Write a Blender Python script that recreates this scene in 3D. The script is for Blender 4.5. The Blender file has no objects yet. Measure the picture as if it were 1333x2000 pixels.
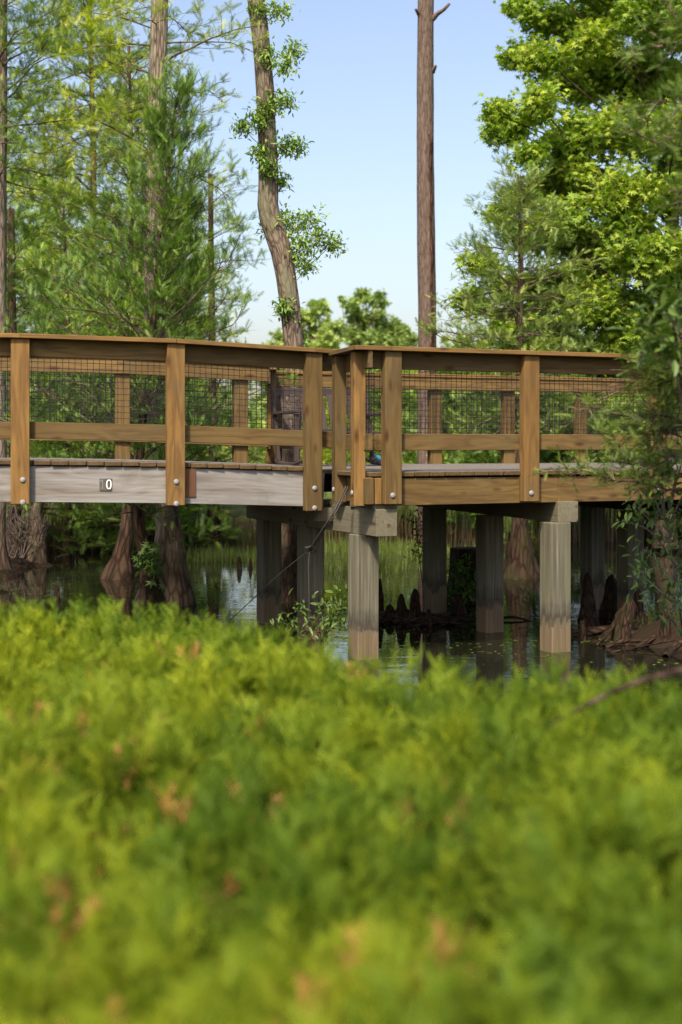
import bpy, math
import numpy as np
R = math.radians
S = bpy.context.scene
COL = S.collection
# ------------------------------------------------------------------ camera, sky, sun, exposure
FPX, CX, HY, CZ = 2825.0, 666.5, 867.0, 1.84      # focal length in photo pixels, image centre, horizon row, eye height over the water
cam = bpy.data.cameras.new('camera'); camo = bpy.data.objects.new('camera', cam); COL.objects.link(camo)
camo.location = (0, 0, CZ); camo.rotation_euler = (R(90), 0, 0)
cam.sensor_width = 36; cam.lens = FPX / 2000 * 36; cam.shift_y = -(1000 - HY) / 2000
cam.clip_start = 0.05; cam.clip_end = 6000
cam.dof.use_dof = True; cam.dof.focus_distance = 12.6; cam.dof.aperture_fstop = 2.2; cam.dof.aperture_blades = 9
S.camera = camo
SUN_EL, SUN_AZ = 50.0, 196.0                      # azimuth clockwise from +Y: high, behind the camera
w = bpy.data.worlds.new('World'); S.world = w; w.use_nodes = True
nt = w.node_tree; bg = nt.nodes['Background']
sky = nt.nodes.new('ShaderNodeTexSky'); sky.sky_type = 'NISHITA'; sky.sun_disc = False
sky.sun_elevation = R(SUN_EL); sky.sun_rotation = R(SUN_AZ)
sky.air_density = 1.0; sky.dust_density = 3.2; sky.ozone_density = 1.2; sky.altitude = 0
tn = nt.nodes.new('ShaderNodeMix'); tn.data_type = 'RGBA'; tn.blend_type = 'MULTIPLY'; tn.inputs[0].default_value = 1.0
nt.links.new(sky.outputs[0], tn.inputs[6]); tn.inputs[7].default_value = (1.10, 1.0, 0.96, 1); nt.links.new(tn.outputs[2], bg.inputs[0]); bg.inputs[1].default_value = 0.127
sl = bpy.data.lights.new('sun', 'SUN'); sl.energy = 4.0; sl.angle = R(5.0); sl.color = (1.0, 0.86, 0.66)
so = bpy.data.objects.new('sun', sl); COL.objects.link(so)
so.rotation_euler = (R(90 - SUN_EL), 0, R(180 - SUN_AZ)); so.location = (-10, -10, 20)
S.view_settings.view_transform = 'Standard'; S.view_settings.look = 'None'
S.view_settings.exposure = 1.0; S.view_settings.gamma = 1
S.render.engine = 'CYCLES'
S.cycles.max_bounces = 8; S.cycles.use_denoising = True
S.cycles.sample_clamp_indirect = 6.0; S.cycles.denoising_input_passes = 'RGB_ALBEDO_NORMAL'; S.cycles.denoising_prefilter = 'NONE'
S.cycles.caustics_reflective = False; S.cycles.caustics_refractive = False

def WX(px, D): return (px - CX) / FPX * D
def WZ(py, D): return CZ - (py - HY) / FPX * D
def at(px, py, D): return np.array([WX(px, D), D, WZ(py, D)])
def unit(v):
    v = np.asarray(v, float); return v / max(1e-9, np.linalg.norm(v))

# ------------------------------------------------------------------ materials
def mat_new(name):
    m = bpy.data.materials.new(name); m.use_nodes = True
    n = m.node_tree.nodes; l = m.node_tree.links
    return m, n, l, n['Principled BSDF']
def node(n, t, **k):
    x = n.new(t)
    for a, b in k.items(): setattr(x, a, b)
    return x
def ramp(n, l, src, stops, interp='LINEAR'):
    r = n.new('ShaderNodeValToRGB'); r.color_ramp.interpolation = interp
    el = r.color_ramp.elements
    while len(el) < len(stops): el.new(0.5)
    for e, (p, c) in zip(el, stops):
        e.position = p; e.color = (*c, 1) if len(c) == 3 else c
    l.new(src, r.inputs[0]); return r.outputs[0]
def mapped(n, l, src, scale, loc=(0, 0, 0)):
    m = n.new('ShaderNodeMapping'); m.inputs['Scale'].default_value = scale; m.inputs['Location'].default_value = loc
    l.new(src, m.inputs[0]); return m.outputs[0]
def noise(n, l, vec, scale, detail=4, rough=0.55, dist=0.0):
    x = n.new('ShaderNodeTexNoise'); x.inputs['Scale'].default_value = scale; x.inputs['Detail'].default_value = detail
    x.inputs['Roughness'].default_value = rough; x.inputs['Distortion'].default_value = dist
    l.new(vec, x.inputs['Vector']); return x.outputs['Fac']
def mth(n, l, op, a, b=None, clamp=False):
    x = n.new('ShaderNodeMath'); x.operation = op; x.use_clamp = clamp
    for i, v in enumerate((a, b)):
        if v is None: continue
        if isinstance(v, (int, float)): x.inputs[i].default_value = v
        else: l.new(v, x.inputs[i])
    return x.outputs[0]
def mixc(n, l, fac, a, b, mode='MIX'):
    x = n.new('ShaderNodeMix'); x.data_type = 'RGBA'; x.blend_type = mode
    for i, v in ((0, fac), (6, a), (7, b)):
        if isinstance(v, (int, float)): x.inputs[i].default_value = v
        elif isinstance(v, tuple): x.inputs[i].default_value = (*v, 1)
        else: l.new(v, x.inputs[i])
    return x.outputs[2]
def bump(n, l, bsdf, h, strength=0.3, dist=0.01):
    b = n.new('ShaderNodeBump'); b.inputs['Strength'].default_value = strength; b.inputs['Distance'].default_value = dist
    l.new(h, b.inputs['Height']); l.new(b.outputs[0], bsdf.inputs['Normal'])
def attr(n, name):
    a = n.new('ShaderNodeAttribute'); a.attribute_name = name; return a

def up_mask(n, l, amt):
    g = n.new('ShaderNodeNewGeometry'); x = n.new('ShaderNodeSeparateXYZ'); l.new(g.outputs['True Normal'], x.inputs[0])
    return mth(n, l, 'MULTIPLY', ramp(n, l, x.outputs['Z'], [(0.6, (0, 0, 0)), (0.9, (1, 1, 1))]), amt)
def wood(name, base, dark, alt, knots=True, rough=0.75, grey=None, greyamt=0.0, ring=6.0, bs=0.35, top=False):
    """sawn timber: grain follows the mesh's own board coordinates (attribute gc), one random tint per board"""
    m, n, l, b = mat_new(name)
    gc = attr(n, 'gc').outputs['Vector']; ti = attr(n, 'tint').outputs['Fac']
    low = noise(n, l, mapped(n, l, gc, (0.9, 7, 7)), 1.0, 3, 0.5, 0.3)
    rings = mth(n, l, 'SINE', mth(n, l, 'MULTIPLY', low, ring * 6.28))
    rings = mth(n, l, 'ADD', mth(n, l, 'MULTIPLY', rings, 0.5), 0.5)
    fine = noise(n, l, mapped(n, l, gc, (2.2, 70, 70)), 1.0, 6, 0.75)
    blot = noise(n, l, mapped(n, l, gc, (1.5, 4, 4), (3, 7, 1)), 1.0, 4, 0.6)
    f = mth(n, l, 'ADD', mth(n, l, 'MULTIPLY', rings, 0.30), mth(n, l, 'MULTIPLY', fine, 0.70))
    c = ramp(n, l, f, [(0.16, dark), (0.42, tuple(0.55 * a + 0.45 * d for a, d in zip(base, dark))), (0.72, base)])
    c = mixc(n, l, mth(n, l, 'MULTIPLY', ti, 0.95), c, mixc(n, l, 0.6, c, alt), 'MIX')
    c = mixc(n, l, ramp(n, l, blot, [(0.45, (0, 0, 0)), (0.75, (1, 1, 1))]), c, mixc(n, l, 0.55, c, dark))
    if grey:
        g2 = noise(n, l, mapped(n, l, gc, (0.8, 16, 16), (9, 2, 5)), 1.0, 4, 0.6)
        c = mixc(n, l, mth(n, l, 'MULTIPLY', ramp(n, l, g2, [(0.35, (0, 0, 0)), (0.62, (1, 1, 1))]), greyamt) if not top else up_mask(n, l, greyamt), c, grey)
    chk = noise(n, l, mapped(n, l, gc, (0.9, 55, 55), (1, 6, 3)), 1.0, 2, 0.5)
    c = mixc(n, l, ramp(n, l, chk, [(0.66, (0, 0, 0)), (0.72, (0.75, 0.75, 0.75))]), c, mixc(n, l, 0.75, c, (dark[0] * 0.5, dark[1] * 0.5, dark[2] * 0.5)))
    dirt = noise(n, l, mapped(n, l, gc, (2.2, 2.2, 2.2), (8, 8, 8)), 1.0, 5, 0.65)
    c = mixc(n, l, ramp(n, l, dirt, [(0.52, (0, 0, 0)), (0.68, (0.45, 0.45, 0.45))]), c, (0.075, 0.065, 0.036))
    if knots:
        v = n.new('ShaderNodeTexVoronoi'); v.inputs['Scale'].default_value = 1.0
        l.new(mapped(n, l, gc, (2.6, 7.5, 7.5)), v.inputs['Vector'])
        k = ramp(n, l, v.outputs['Distance'], [(0.05, (1, 1, 1)), (0.12, (0.55, 0.55, 0.55)), (0.2, (0, 0, 0))])
        c = mixc(n, l, k, c, (dark[0] * 0.75, dark[1] * 0.55, dark[2] * 0.5))
    l.new(c, b.inputs['Base Color']); b.inputs['Roughness'].default_value = rough
    b.inputs['Specular IOR Level'].default_value = 0.25
    bump(n, l, b, f, bs, 0.004)
    return m

def pile_mat():
    m, n, l, b = mat_new('weathered_pile')
    gc = attr(n, 'gc').outputs['Vector']
    geo = n.new('ShaderNodeNewGeometry'); sp = n.new('ShaderNodeSeparateXYZ'); l.new(geo.outputs['Position'], sp.inputs[0])
    f = noise(n, l, mapped(n, l, gc, (1.2, 38, 38)), 1.0, 5, 0.65)
    g = noise(n, l, mapped(n, l, gc, (0.7, 9, 9), (4, 1, 8)), 1.0, 3, 0.6)
    c = ramp(n, l, f, [(0.25, (0.032, 0.029, 0.020)), (0.5, (0.092, 0.086, 0.062)), (0.75, (0.20, 0.19, 0.146))])
    c = mixc(n, l, mth(n, l, 'MULTIPLY', ramp(n, l, g, [(0.4, (0, 0, 0)), (0.65, (1, 1, 1))]), 0.6), c, (0.10, 0.105, 0.058))
    e = mth(n, l, 'ADD', sp.outputs['Z'], mth(n, l, 'ADD', mth(n, l, 'MULTIPLY', mth(n, l, 'SUBTRACT', f, 0.5), 0.30), mth(n, l, 'MULTIPLY', mth(n, l, 'SUBTRACT', noise(n, l, geo.outputs['Position'], 9, 3), 0.5), 0.22)))
    band = ramp(n, l, e, [(0.16, (0, 0, 0)), (0.25, (0, 0, 0)), (0.28, (1, 1, 1)), (0.46, (0, 0, 0))])
    c = mixc(n, l, mth(n, l, 'MULTIPLY', band, 0.92), c, (0.024, 0.020, 0.014))
    low = ramp(n, l, e, [(0.2, (1, 1, 1)), (0.3, (0, 0, 0))])
    c = mixc(n, l, mth(n, l, 'MULTIPLY', low, 0.75), c, mixc(n, l, f, (0.055, 0.036, 0.017), (0.185, 0.128, 0.068)))
    l.new(c, b.inputs['Base Color']); b.inputs['Roughness'].default_value = 0.85
    bump(n, l, b, f, 0.5, 0.006); return m

def bark(name, dark, mid, light, sx=1.0, lich=None, bs=0.8, cw=0.35):
    m, n, l, b = mat_new(name)
    gc = attr(n, 'gc').outputs['Vector']
    f = noise(n, l, mapped(n, l, gc, (3.2 * sx, 26, 26)), 1.0, 6, 0.65, 0.4)
    v = n.new('ShaderNodeTexVoronoi'); v.feature = 'DISTANCE_TO_EDGE'; v.inputs['Scale'].default_value = 1.0
    l.new(mapped(n, l, gc, (5 * sx, 24, 24)), v.inputs['Vector'])
    crack = ramp(n, l, v.outputs['Distance'], [(0.0, (0, 0, 0)), (0.22, (1, 1, 1))])
    h = mth(n, l, 'ADD', mth(n, l, 'MULTIPLY', f, 1 - cw), mth(n, l, 'MULTIPLY', crack, cw))
    c = ramp(n, l, h, [(0.28, dark), (0.52, mid), (0.8, light)])
    if lich:
        g = noise(n, l, mapped(n, l, gc, (1.6, 6, 6), (5, 5, 2)), 1.0, 4, 0.6)
        c = mixc(n, l, ramp(n, l, g, [(0.52, (0, 0, 0)), (0.62, (0.7, 0.7, 0.7))]), c, lich)
    geo = n.new('ShaderNodeNewGeometry'); sp = n.new('ShaderNodeSeparateXYZ'); l.new(geo.outputs['Position'], sp.inputs[0])
    wz = mth(n, l, 'ADD', mth(n, l, 'MULTIPLY', sp.outputs['Z'], 0.5), mth(n, l, 'MULTIPLY', mth(n, l, 'SUBTRACT', f, 0.5), 0.5))
    c = mixc(n, l, ramp(n, l, wz, [(0.25, (0.85, 0.85, 0.85)), (0.8, (0, 0, 0))]), c, mixc(n, l, 1.0, c, (0.30, 0.24, 0.20), 'MULTIPLY'))   # tannin stain up to the old high-water mark
    l.new(c, b.inputs['Base Color']); b.inputs['Roughness'].default_value = 0.9
    b.inputs['Specular IOR Level'].default_value = 0.15
    bump(n, l, b, h, bs, 0.02); return m

def leaf(name, stops, trans=0.35, rough=0.6, gloss=0.04):
    m, n, l, b = mat_new(name)
    ti = attr(n, 'tint').outputs['Fac']
    c = ramp(n, l, ti, stops)
    out = n['Material Output']
    n.remove(b)
    d = n.new('ShaderNodeBsdfDiffuse'); t = n.new('ShaderNodeBsdfTranslucent'); g = n.new('ShaderNodeBsdfGlossy')
    g.inputs['Roughness'].default_value = rough; g.inputs['Color'].default_value = (0.8, 0.85, 0.8, 1)
    l.new(c, d.inputs[0]); l.new(mixc(n, l, 0.35, c, (0.5, 0.75, 0.05), 'OVERLAY'), t.inputs[0])
    m1 = n.new('ShaderNodeMixShader'); m1.inputs[0].default_value = trans
    l.new(d.outputs[0], m1.inputs[1]); l.new(t.outputs[0], m1.inputs[2])
    m2 = n.new('ShaderNodeMixShader'); m2.inputs[0].default_value = gloss
    l.new(m1.outputs[0], m2.inputs[1]); l.new(g.outputs[0], m2.inputs[2])
    l.new(m2.outputs[0], out.inputs[0]); return m

def plain(name, col, rough=0.6, metal=0.0, var=0.25, scale=30):
    m, n, l, b = mat_new(name)
    tc = n.new('ShaderNodeTexCoord')
    f = noise(n, l, tc.outputs['Object'], scale, 4)
    c = ramp(n, l, f, [(0.3, tuple(x * (1 - var) for x in col)), (0.7, tuple(min(1, x * (1 + var)) for x in col))])
    l.new(c, b.inputs['Base Color']); b.inputs['Roughness'].default_value = rough; b.inputs['Metallic'].default_value = metal
    bump(n, l, b, f, 0.1, 0.002); return m

M = {}
M['pine'] = wood('treated_pine', (0.163, 0.106, 0.036), (0.055, 0.031, 0.011), (0.054, 0.041, 0.016))
M['pine_warm'] = wood('fresh_pine', (0.213, 0.124, 0.037), (0.078, 0.040, 0.012), (0.107, 0.065, 0.022))
M['deck'] = wood('deck_board', (0.101, 0.064, 0.027), (0.034, 0.020, 0.008), (0.087, 0.057, 0.020), knots=False, grey=(0.134, 0.128, 0.124), greyamt=0.9, top=True)
M['grey'] = wood('silvered_board', (0.191, 0.176, 0.159), (0.057, 0.044, 0.034), (0.134, 0.115, 0.095), knots=False, rough=0.85, grey=(0.242, 0.252, 0.257), greyamt=0.75, ring=7)
M['patch'] = wood('reddish_board', (0.147, 0.074, 0.037), (0.050, 0.024, 0.013), (0.118, 0.063, 0.034))
M['beam'] = wood('old_beam', (0.144, 0.125, 0.087), (0.057, 0.050, 0.030), (0.129, 0.129, 0.083), rough=0.88, grey=(0.129, 0.129, 0.102), greyamt=0.4, ring=9)
M['joist'] = wood('dark_joist', (0.059, 0.046, 0.029), (0.017, 0.013, 0.008), (0.042, 0.038, 0.025), knots=False, rough=0.9)
M['pile'] = pile_mat()
M['wire'] = plain('black_wire', (0.012, 0.012, 0.013), 0.45, 0.0, 0.2)
M['bolt'] = plain('galvanised_bolt', (0.21, 0.215, 0.225), 0.7, 0.15, 0.3, 90)
M['plate'] = plain('dark_plate', (0.07, 0.065, 0.06), 0.5, 0, 0.2)
M['white'] = plain('white_paint', (0.72, 0.72, 0.70), 0.5, 0, 0.08)
M['dim'] = plain('worn_digit', (0.14, 0.135, 0.13), 0.5, 0, 0.15)
M['chair'] = wood('purple_brown_paint', (0.056, 0.040, 0.041), (0.035, 0.025, 0.026), (0.045, 0.032, 0.033), knots=False, rough=0.6, bs=0.1)
M['rope'] = plain('dark_cable', (0.03, 0.026, 0.024), 0.7)
M['blue'] = plain('teal_cloth', (0.03, 0.16, 0.24), 0.6)
M['black'] = plain('black_rubber', (0.015, 0.015, 0.017), 0.6)
M['b_cyp'] = bark('pale_cypress_bark', (0.066, 0.048, 0.038), (0.184, 0.146, 0.116), (0.328, 0.278, 0.232), 0.8, (0.197, 0.197, 0.141))
M['b_red'] = bark('reddish_cypress_bark', (0.048, 0.026, 0.018), (0.136, 0.076, 0.048), (0.240, 0.152, 0.096), 0.45)
M['b_base'] = bark('swollen_base_bark', (0.018, 0.011, 0.008), (0.068, 0.045, 0.032), (0.144, 0.100, 0.072), 0.8, (0.072, 0.080, 0.036))
M['b_oak'] = bark('grey_brown_bark', (0.043, 0.032, 0.026), (0.126, 0.098, 0.077), (0.207, 0.170, 0.134), 1.2, (0.144, 0.146, 0.096))
M['b_pine'] = bark('pine_bark', (0.035, 0.024, 0.020), (0.106, 0.078, 0.064), (0.186, 0.147, 0.124), 1.0, None, 0.9, 0.16)
M['scar'] = bark('dark_resin_scar', (0.016, 0.008, 0.006), (0.048, 0.024, 0.016), (0.104, 0.060, 0.040))
M['twig'] = bark('twig_bark', (0.040, 0.028, 0.020), (0.104, 0.076, 0.056), (0.176, 0.136, 0.104))
M['pale_twig'] = bark('bleached_twig', (0.115, 0.102, 0.090), (0.205, 0.186, 0.166), (0.288, 0.269, 0.243))
M['knee'] = bark('knee_bark', (0.013, 0.009, 0.006), (0.056, 0.037, 0.027), (0.136, 0.096, 0.072), 1.6, (0.048, 0.050, 0.024), 1.0)
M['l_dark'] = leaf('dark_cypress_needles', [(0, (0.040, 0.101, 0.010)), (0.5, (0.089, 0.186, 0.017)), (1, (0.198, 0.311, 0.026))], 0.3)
M['l_near'] = leaf('near_cypress_needles', [(0, (0.042, 0.089, 0.010)), (0.5, (0.102, 0.173, 0.017)), (1, (0.193, 0.270, 0.027))], 0.35)
M['l_right'] = leaf('fresh_cypress_needles', [(0, (0.067, 0.132, 0.025)), (0.5, (0.144, 0.230, 0.041)), (1, (0.276, 0.356, 0.063))], 0.35)
M['l_lime'] = leaf('lime_cypress_needles', [(0, (0.127, 0.194, 0.014)), (0.5, (0.304, 0.389, 0.024)), (1, (0.491, 0.524, 0.034))], 0.4)
M['l_mid'] = leaf('mid_cypress_needles', [(0, (0.074, 0.140, 0.016)), (0.5, (0.166, 0.262, 0.031)), (1, (0.288, 0.384, 0.047))], 0.35)
M['l_maple'] = leaf('sweetgum_leaves', [(0, (0.103, 0.202, 0.014)), (0.5, (0.202, 0.323, 0.020)), (1, (0.365, 0.440, 0.028))], 0.45)
M['l_sprout'] = leaf('oak_sprout_leaves', [(0, (0.058, 0.126, 0.023)), (0.6, (0.139, 0.253, 0.038)), (1, (0.266, 0.379, 0.050))], 0.35, 0.6, 0.05)
M['l_shrub'] = leaf('shrub_leaves', [(0, (0.035, 0.078, 0.010)), (0.6, (0.082, 0.148, 0.017)), (1, (0.156, 0.226, 0.028))], 0.3, 0.6, 0.05)
M['l_far'] = leaf('far_tree_leaves', [(0, (0.113, 0.197, 0.052)), (0.5, (0.224, 0.328, 0.070)), (1, (0.355, 0.440, 0.103))], 0.35)
M['l_hedge'] = leaf('hedge_sprays', [(0, (0.028, 0.072, 0.004)), (0.45, (0.098, 0.165, 0.007)), (1, (0.265, 0.315, 0.012))], 0.36, 0.7, 0.015)
M['l_dry'] = leaf('dry_sprays', [(0, (0.243, 0.104, 0.031)), (1, (0.510, 0.243, 0.073))], 0.25)
M['l_reed'] = leaf('reed_blades', [(0, (0.066, 0.039, 0.023)), (0.28, (0.094, 0.062, 0.027)), (0.5, (0.058, 0.086, 0.016)), (1, (0.133, 0.168, 0.027))], 0.35)
M['l_grass'] = leaf('pond_grass', [(0, (0.060, 0.106, 0.012)), (1, (0.146, 0.185, 0.020))], 0.4)

def ground_mat():
    m, n, l, b = mat_new('ground_soil')
    geo = n.new('ShaderNodeNewGeometry'); sp = n.new('ShaderNodeSeparateXYZ'); l.new(geo.outputs['Position'], sp.inputs[0])
    f = noise(n, l, geo.outputs['Position'], 0.35, 6, 0.6); g = noise(n, l, geo.outputs['Position'], 9, 5, 0.7)
    c = ramp(n, l, f, [(0.35, (0.055, 0.085, 0.02)), (0.5, (0.11, 0.15, 0.035)), (0.68, (0.23, 0.21, 0.09))])
    c = mixc(n, l, mth(n, l, 'MULTIPLY', g, 0.5), c, (0.05, 0.06, 0.02))
    mud = ramp(n, l, sp.outputs['Z'], [(0.0, (1, 1, 1)), (0.22, (1, 1, 1)), (0.4, (0, 0, 0))])
    c = mixc(n, l, mud, c, mixc(n, l, g, (0.008, 0.006, 0.004), (0.032, 0.022, 0.015)))
    l.new(c, b.inputs['Base Color']); b.inputs['Roughness'].default_value = 0.95; b.inputs['Specular IOR Level'].default_value = 0.1
    bump(n, l, b, g, 0.6, 0.05); return m
M['ground'] = ground_mat()
def water_mat():
    m, n, l, b = mat_new('pond_water')
    geo = n.new('ShaderNodeNewGeometry')
    b.inputs['Base Color'].default_value = (0.010, 0.010, 0.006, 1)
    b.inputs['Roughness'].default_value = 0.02; b.inputs['IOR'].default_value = 1.42
    a = noise(n, l, mapped(n, l, geo.outputs['Position'], (1.0, 2.2, 1)), 1.3, 3, 0.5)
    c = noise(n, l, mapped(n, l, geo.outputs['Position'], (1.0, 1.6, 1)), 7, 3, 0.5)
    h = mth(n, l, 'ADD', mth(n, l, 'MULTIPLY', a, 0.8), mth(n, l, 'MULTIPLY', c, 0.12))
    bump(n, l, b, h, 0.35, 0.012); return m
M['water'] = water_mat()

# ------------------------------------------------------------------ mesh builder
def _cbox():
    idx, vs = {}, []
    for sx in (-1, 1):
        for sy in (-1, 1):
            for sz in (-1, 1):
                for a in range(3):
                    idx[(sx, sy, sz, a)] = len(vs); vs.append((sx, sy, sz, a))
    P = np.array([[s[i] * (1 if s[3] == i else 0.8) for i in range(3)] for s in vs])
    Fs = []
    def add(f):
        p = P[f]; c = p.mean(0); nn = np.cross(p[1] - p[0], p[2] - p[0])
        Fs.append(f if np.dot(nn, c) > 0 else f[::-1])
    for a in range(3):
        b, c = (a + 1) % 3, (a + 2) % 3
        for s in (-1, 1):
            q = []
            for tb, tc in ((-1, -1), (1, -1), (1, 1), (-1, 1)):
                k = [0, 0, 0]; k[a] = s; k[b] = tb; k[c] = tc; q.append(idx[(*k, a)])
            add(q)
        for tb in (-1, 1):
            for tc in (-1, 1):
                k0 = [0, 0, 0]; k0[b] = tb; k0[c] = tc
                k1 = list(k0); k0[a] = -1; k1[a] = 1
                add([idx[(*k0, b)], idx[(*k1, b)], idx[(*k1, c)], idx[(*k0, c)]])
    for sx in (-1, 1):
        for sy in (-1, 1):
            for sz in (-1, 1):
                add([idx[(sx, sy, sz, a)] for a in range(3)])
    return np.array(vs), Fs
CB_S, CB_F = _cbox()
CB_Q = np.array([f for f in CB_F if len(f) == 4]); CB_T = np.array([f for f in CB_F if len(f) == 3])
rg = np.random.default_rng(7)

class MB:
    def __init__(s): s.V, s.Q, s.T, s.G, s.A, s.n, s.tw, s.mi = [], [], [], [], [], 0, [], None
    def twig(s, a, b, c, r0, r1, r2): s.tw.append((a, b, c, (r0, r1, r2)))
    def flush(s):
        if not s.tw: return
        P = np.array([[t[0], t[1], t[2]] for t in s.tw]); r = np.array([t[3] for t in s.tw]); s.tw = []
        d = P[:, 2] - P[:, 0]; d /= np.maximum(1e-9, np.linalg.norm(d, axis=1))[:, None]
        u = np.cross(d, np.where(np.abs(d[:, 2:3]) < 0.9, [[0, 0, 1.0]], [[1.0, 0, 0]])); u /= np.linalg.norm(u, axis=1)[:, None]; v = np.cross(d, u)
        a = np.arange(3) * 2.0944; o = np.cos(a)[None, :, None] * u[:, None] + np.sin(a)[None, :, None] * v[:, None]
        V = P[:, :, None, :] + r[:, :, None, None] * o[:, None]
        q = np.array([[k * 3 + j, k * 3 + (j + 1) % 3, k * 3 + 3 + (j + 1) % 3, k * 3 + 3 + j] for k in (0, 1) for j in range(3)])
        s.add(V.reshape(-1, 3), (q[None] + (np.arange(len(P)) * 9)[:, None, None]).reshape(-1, 4))
    def merge(s, o):
        """append another builder's faces with material slot 1"""
        o.flush()
        if not o.V: return s
        s.flush()
        nq, ntt = sum(len(q) for q in s.Q), sum(len(q) for q in s.T); k = s.n
        s.V += o.V; s.G += o.G; s.A += o.A; s.n += o.n
        s.Q += [q + k for q in o.Q]; s.T += [q + k for q in o.T]
        s.mi = np.concatenate([np.zeros(nq), np.ones(sum(len(q) for q in o.Q)), np.zeros(ntt), np.ones(sum(len(q) for q in o.T))]).astype(np.int32)
        return s
    def add(s, V, Q=None, T=None, gc=None, tint=None):
        V = np.asarray(V, float); k = len(V)
        s.V.append(V)
        if Q is not None and len(Q): s.Q.append(np.asarray(Q) + s.n)
        if T is not None and len(T): s.T.append(np.asarray(T) + s.n)
        s.G.append(np.asarray(gc, float) if gc is not None else V)
        t = np.full(k, 0.5) if tint is None else (np.full(k, float(tint)) if np.isscalar(tint) else np.asarray(tint, float))
        s.A.append(t); s.n += k
    def box(s, c, size, X=(1, 0, 0), Z=(0, 0, 1), ch=0.004, tint=None, grain=0):
        """box with chamfered edges; X = its length axis, Z = roughly up; grain = local axis the grain runs along"""
        X = unit(X); Y = unit(np.cross(Z, X)); Z = np.cross(X, Y)
        h = np.array(size) / 2; c_ = min(ch, h.min() * 0.4)
        L = np.empty((24, 3))
        for i in range(3): L[:, i] = CB_S[:, i] * np.where(CB_S[:, 3] == i, h[i], h[i] - c_)
        V = np.asarray(c, float) + L @ np.array([X, Y, Z])
        g = L[:, [grain, (grain + 1) % 3, (grain + 2) % 3]] + rg.uniform(-40, 40, 3)
        s.add(V, CB_Q, CB_T, g, rg.random() if tint is None else tint)
    def beam(s, a, b, wd, ht, Z=(0, 0, 1), ch=0.004, tint=None):
        a = np.asarray(a, float); b = np.asarray(b, float)
        s.box((a + b) / 2, (np.linalg.norm(b - a), wd, ht), b - a, Z, ch, tint)
    def tube(s, P, r, n=8, rough=0.0, flute=0, famp=0.0, tint=0.5, seed=0, cap=True):
        P = np.asarray(P, float); k = len(P); r = np.broadcast_to(np.asarray(r, float), (k,))
        T = np.gradient(P, axis=0); T /= np.maximum(1e-9, np.linalg.norm(T, axis=1))[:, None]
        m = np.abs(T.mean(0)); ref = np.array([1.0, 0, 0]) if m[0] < 0.75 else np.array([0, 0, 1.0])
        U = np.cross(T, ref); U /= np.maximum(1e-9, np.linalg.norm(U, axis=1))[:, None]; W = np.cross(T, U)
        a = np.arange(n) * 2 * np.pi / n
        q = np.random.default_rng(seed + 11)
        rr = np.repeat(r[:, None], n, 1)
        if rough: 
            ph = q.uniform(0, 6.28, 4); zz = np.linspace(0, 1, k)[:, None] * k * 0.7
            rr = rr * (1 + rough * (np.sin(2 * a + ph[0] + zz * 0.7) * 0.5 + np.sin(3 * a + ph[1] - zz) * 0.4 + np.sin(5 * a + ph[2] + 1.7 * zz) * 0.3 + q.uniform(-0.6, 0.6, (k, n))))
        if flute:
            fa = np.broadcast_to(np.asarray(famp, float), (k,))[:, None]
            rr = rr * (1 + fa * (np.cos(flute * a + q.uniform(0, 6)) * 0.6 + np.cos((flute + 3) * a + q.uniform(0, 6)) * 0.4))
        C, Sn = np.cos(a), np.sin(a)
        V = P[:, None, :] + rr[:, :, None] * (C[None, :, None] * U[:, None, :] + Sn[None, :, None] * W[:, None, :])
        ln = np.concatenate([[0], np.cumsum(np.linalg.norm(np.diff(P, axis=0), axis=1))])
        off = q.uniform(-30, 30, 3)
        rm = max(float(r.mean()), 0.003)
        G = np.empty((k, n, 3)); G[:, :, 0] = ln[:, None]; G[:, :, 1] = rm * C; G[:, :, 2] = rm * Sn; G += off
        i = np.arange(k - 1)[:, None] * n; j = np.arange(n)[None, :]; j2 = (j + 1) % n
        Q = np.stack([i + j, i + j2, i + n + j2, i + n + j], -1).reshape(-1, 4)
        V = V.reshape(-1, 3); G = G.reshape(-1, 3); Tr = None
        if cap:
            V = np.vstack([V, P[-1:]]); G = np.vstack([G, G[-1:]])
            jj = np.arange(n); Tr = np.stack([(k - 1) * n + jj, (k - 1) * n + (jj + 1) % n, np.full(n, k * n)], -1)
        s.add(V, Q, Tr, G, tint)
    def scatter(s, TV, TF, P, Rm, sc, tint):
        """many copies of a triangle template: P positions, Rm frames (rows = local axes), sc sizes, tint one value each"""
        N = len(P)
        if not N: return
        V = np.einsum('vi,nij->nvj', TV, Rm) * np.asarray(sc)[:, None, None] + P[:, None, :]
        k = len(TV)
        F = (TF[None] + (np.arange(N) * k)[:, None, None]).reshape(-1, 3)
        s.add(V.reshape(-1, 3), None, F, None, np.repeat(tint, k))
    def build(s, name, mat, parent=None, smooth=False, mat2=None):
        s.flush(); V = np.vstack(s.V); p = parent
        while p is not None: V = V - np.array(p.location); p = p.parent
        Q = np.vstack(s.Q) if s.Q else np.zeros((0, 4), int); T = np.vstack(s.T) if s.T else np.zeros((0, 3), int)
        me = bpy.data.meshes.new(name)
        me.vertices.add(len(V)); me.vertices.foreach_set('co', V.astype(np.float32).ravel())
        loops = np.concatenate([Q.ravel(), T.ravel()]).astype(np.int32)
        me.loops.add(len(loops)); me.loops.foreach_set('vertex_index', loops)
        st = np.concatenate([np.arange(len(Q)) * 4, len(Q) * 4 + np.arange(len(T)) * 3]).astype(np.int32)
        me.polygons.add(len(st)); me.polygons.foreach_set('loop_start', st)
        me.polygons.foreach_set('loop_total', np.concatenate([np.full(len(Q), 4), np.full(len(T), 3)]).astype(np.int32))
        me.update(calc_edges=True)
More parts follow.
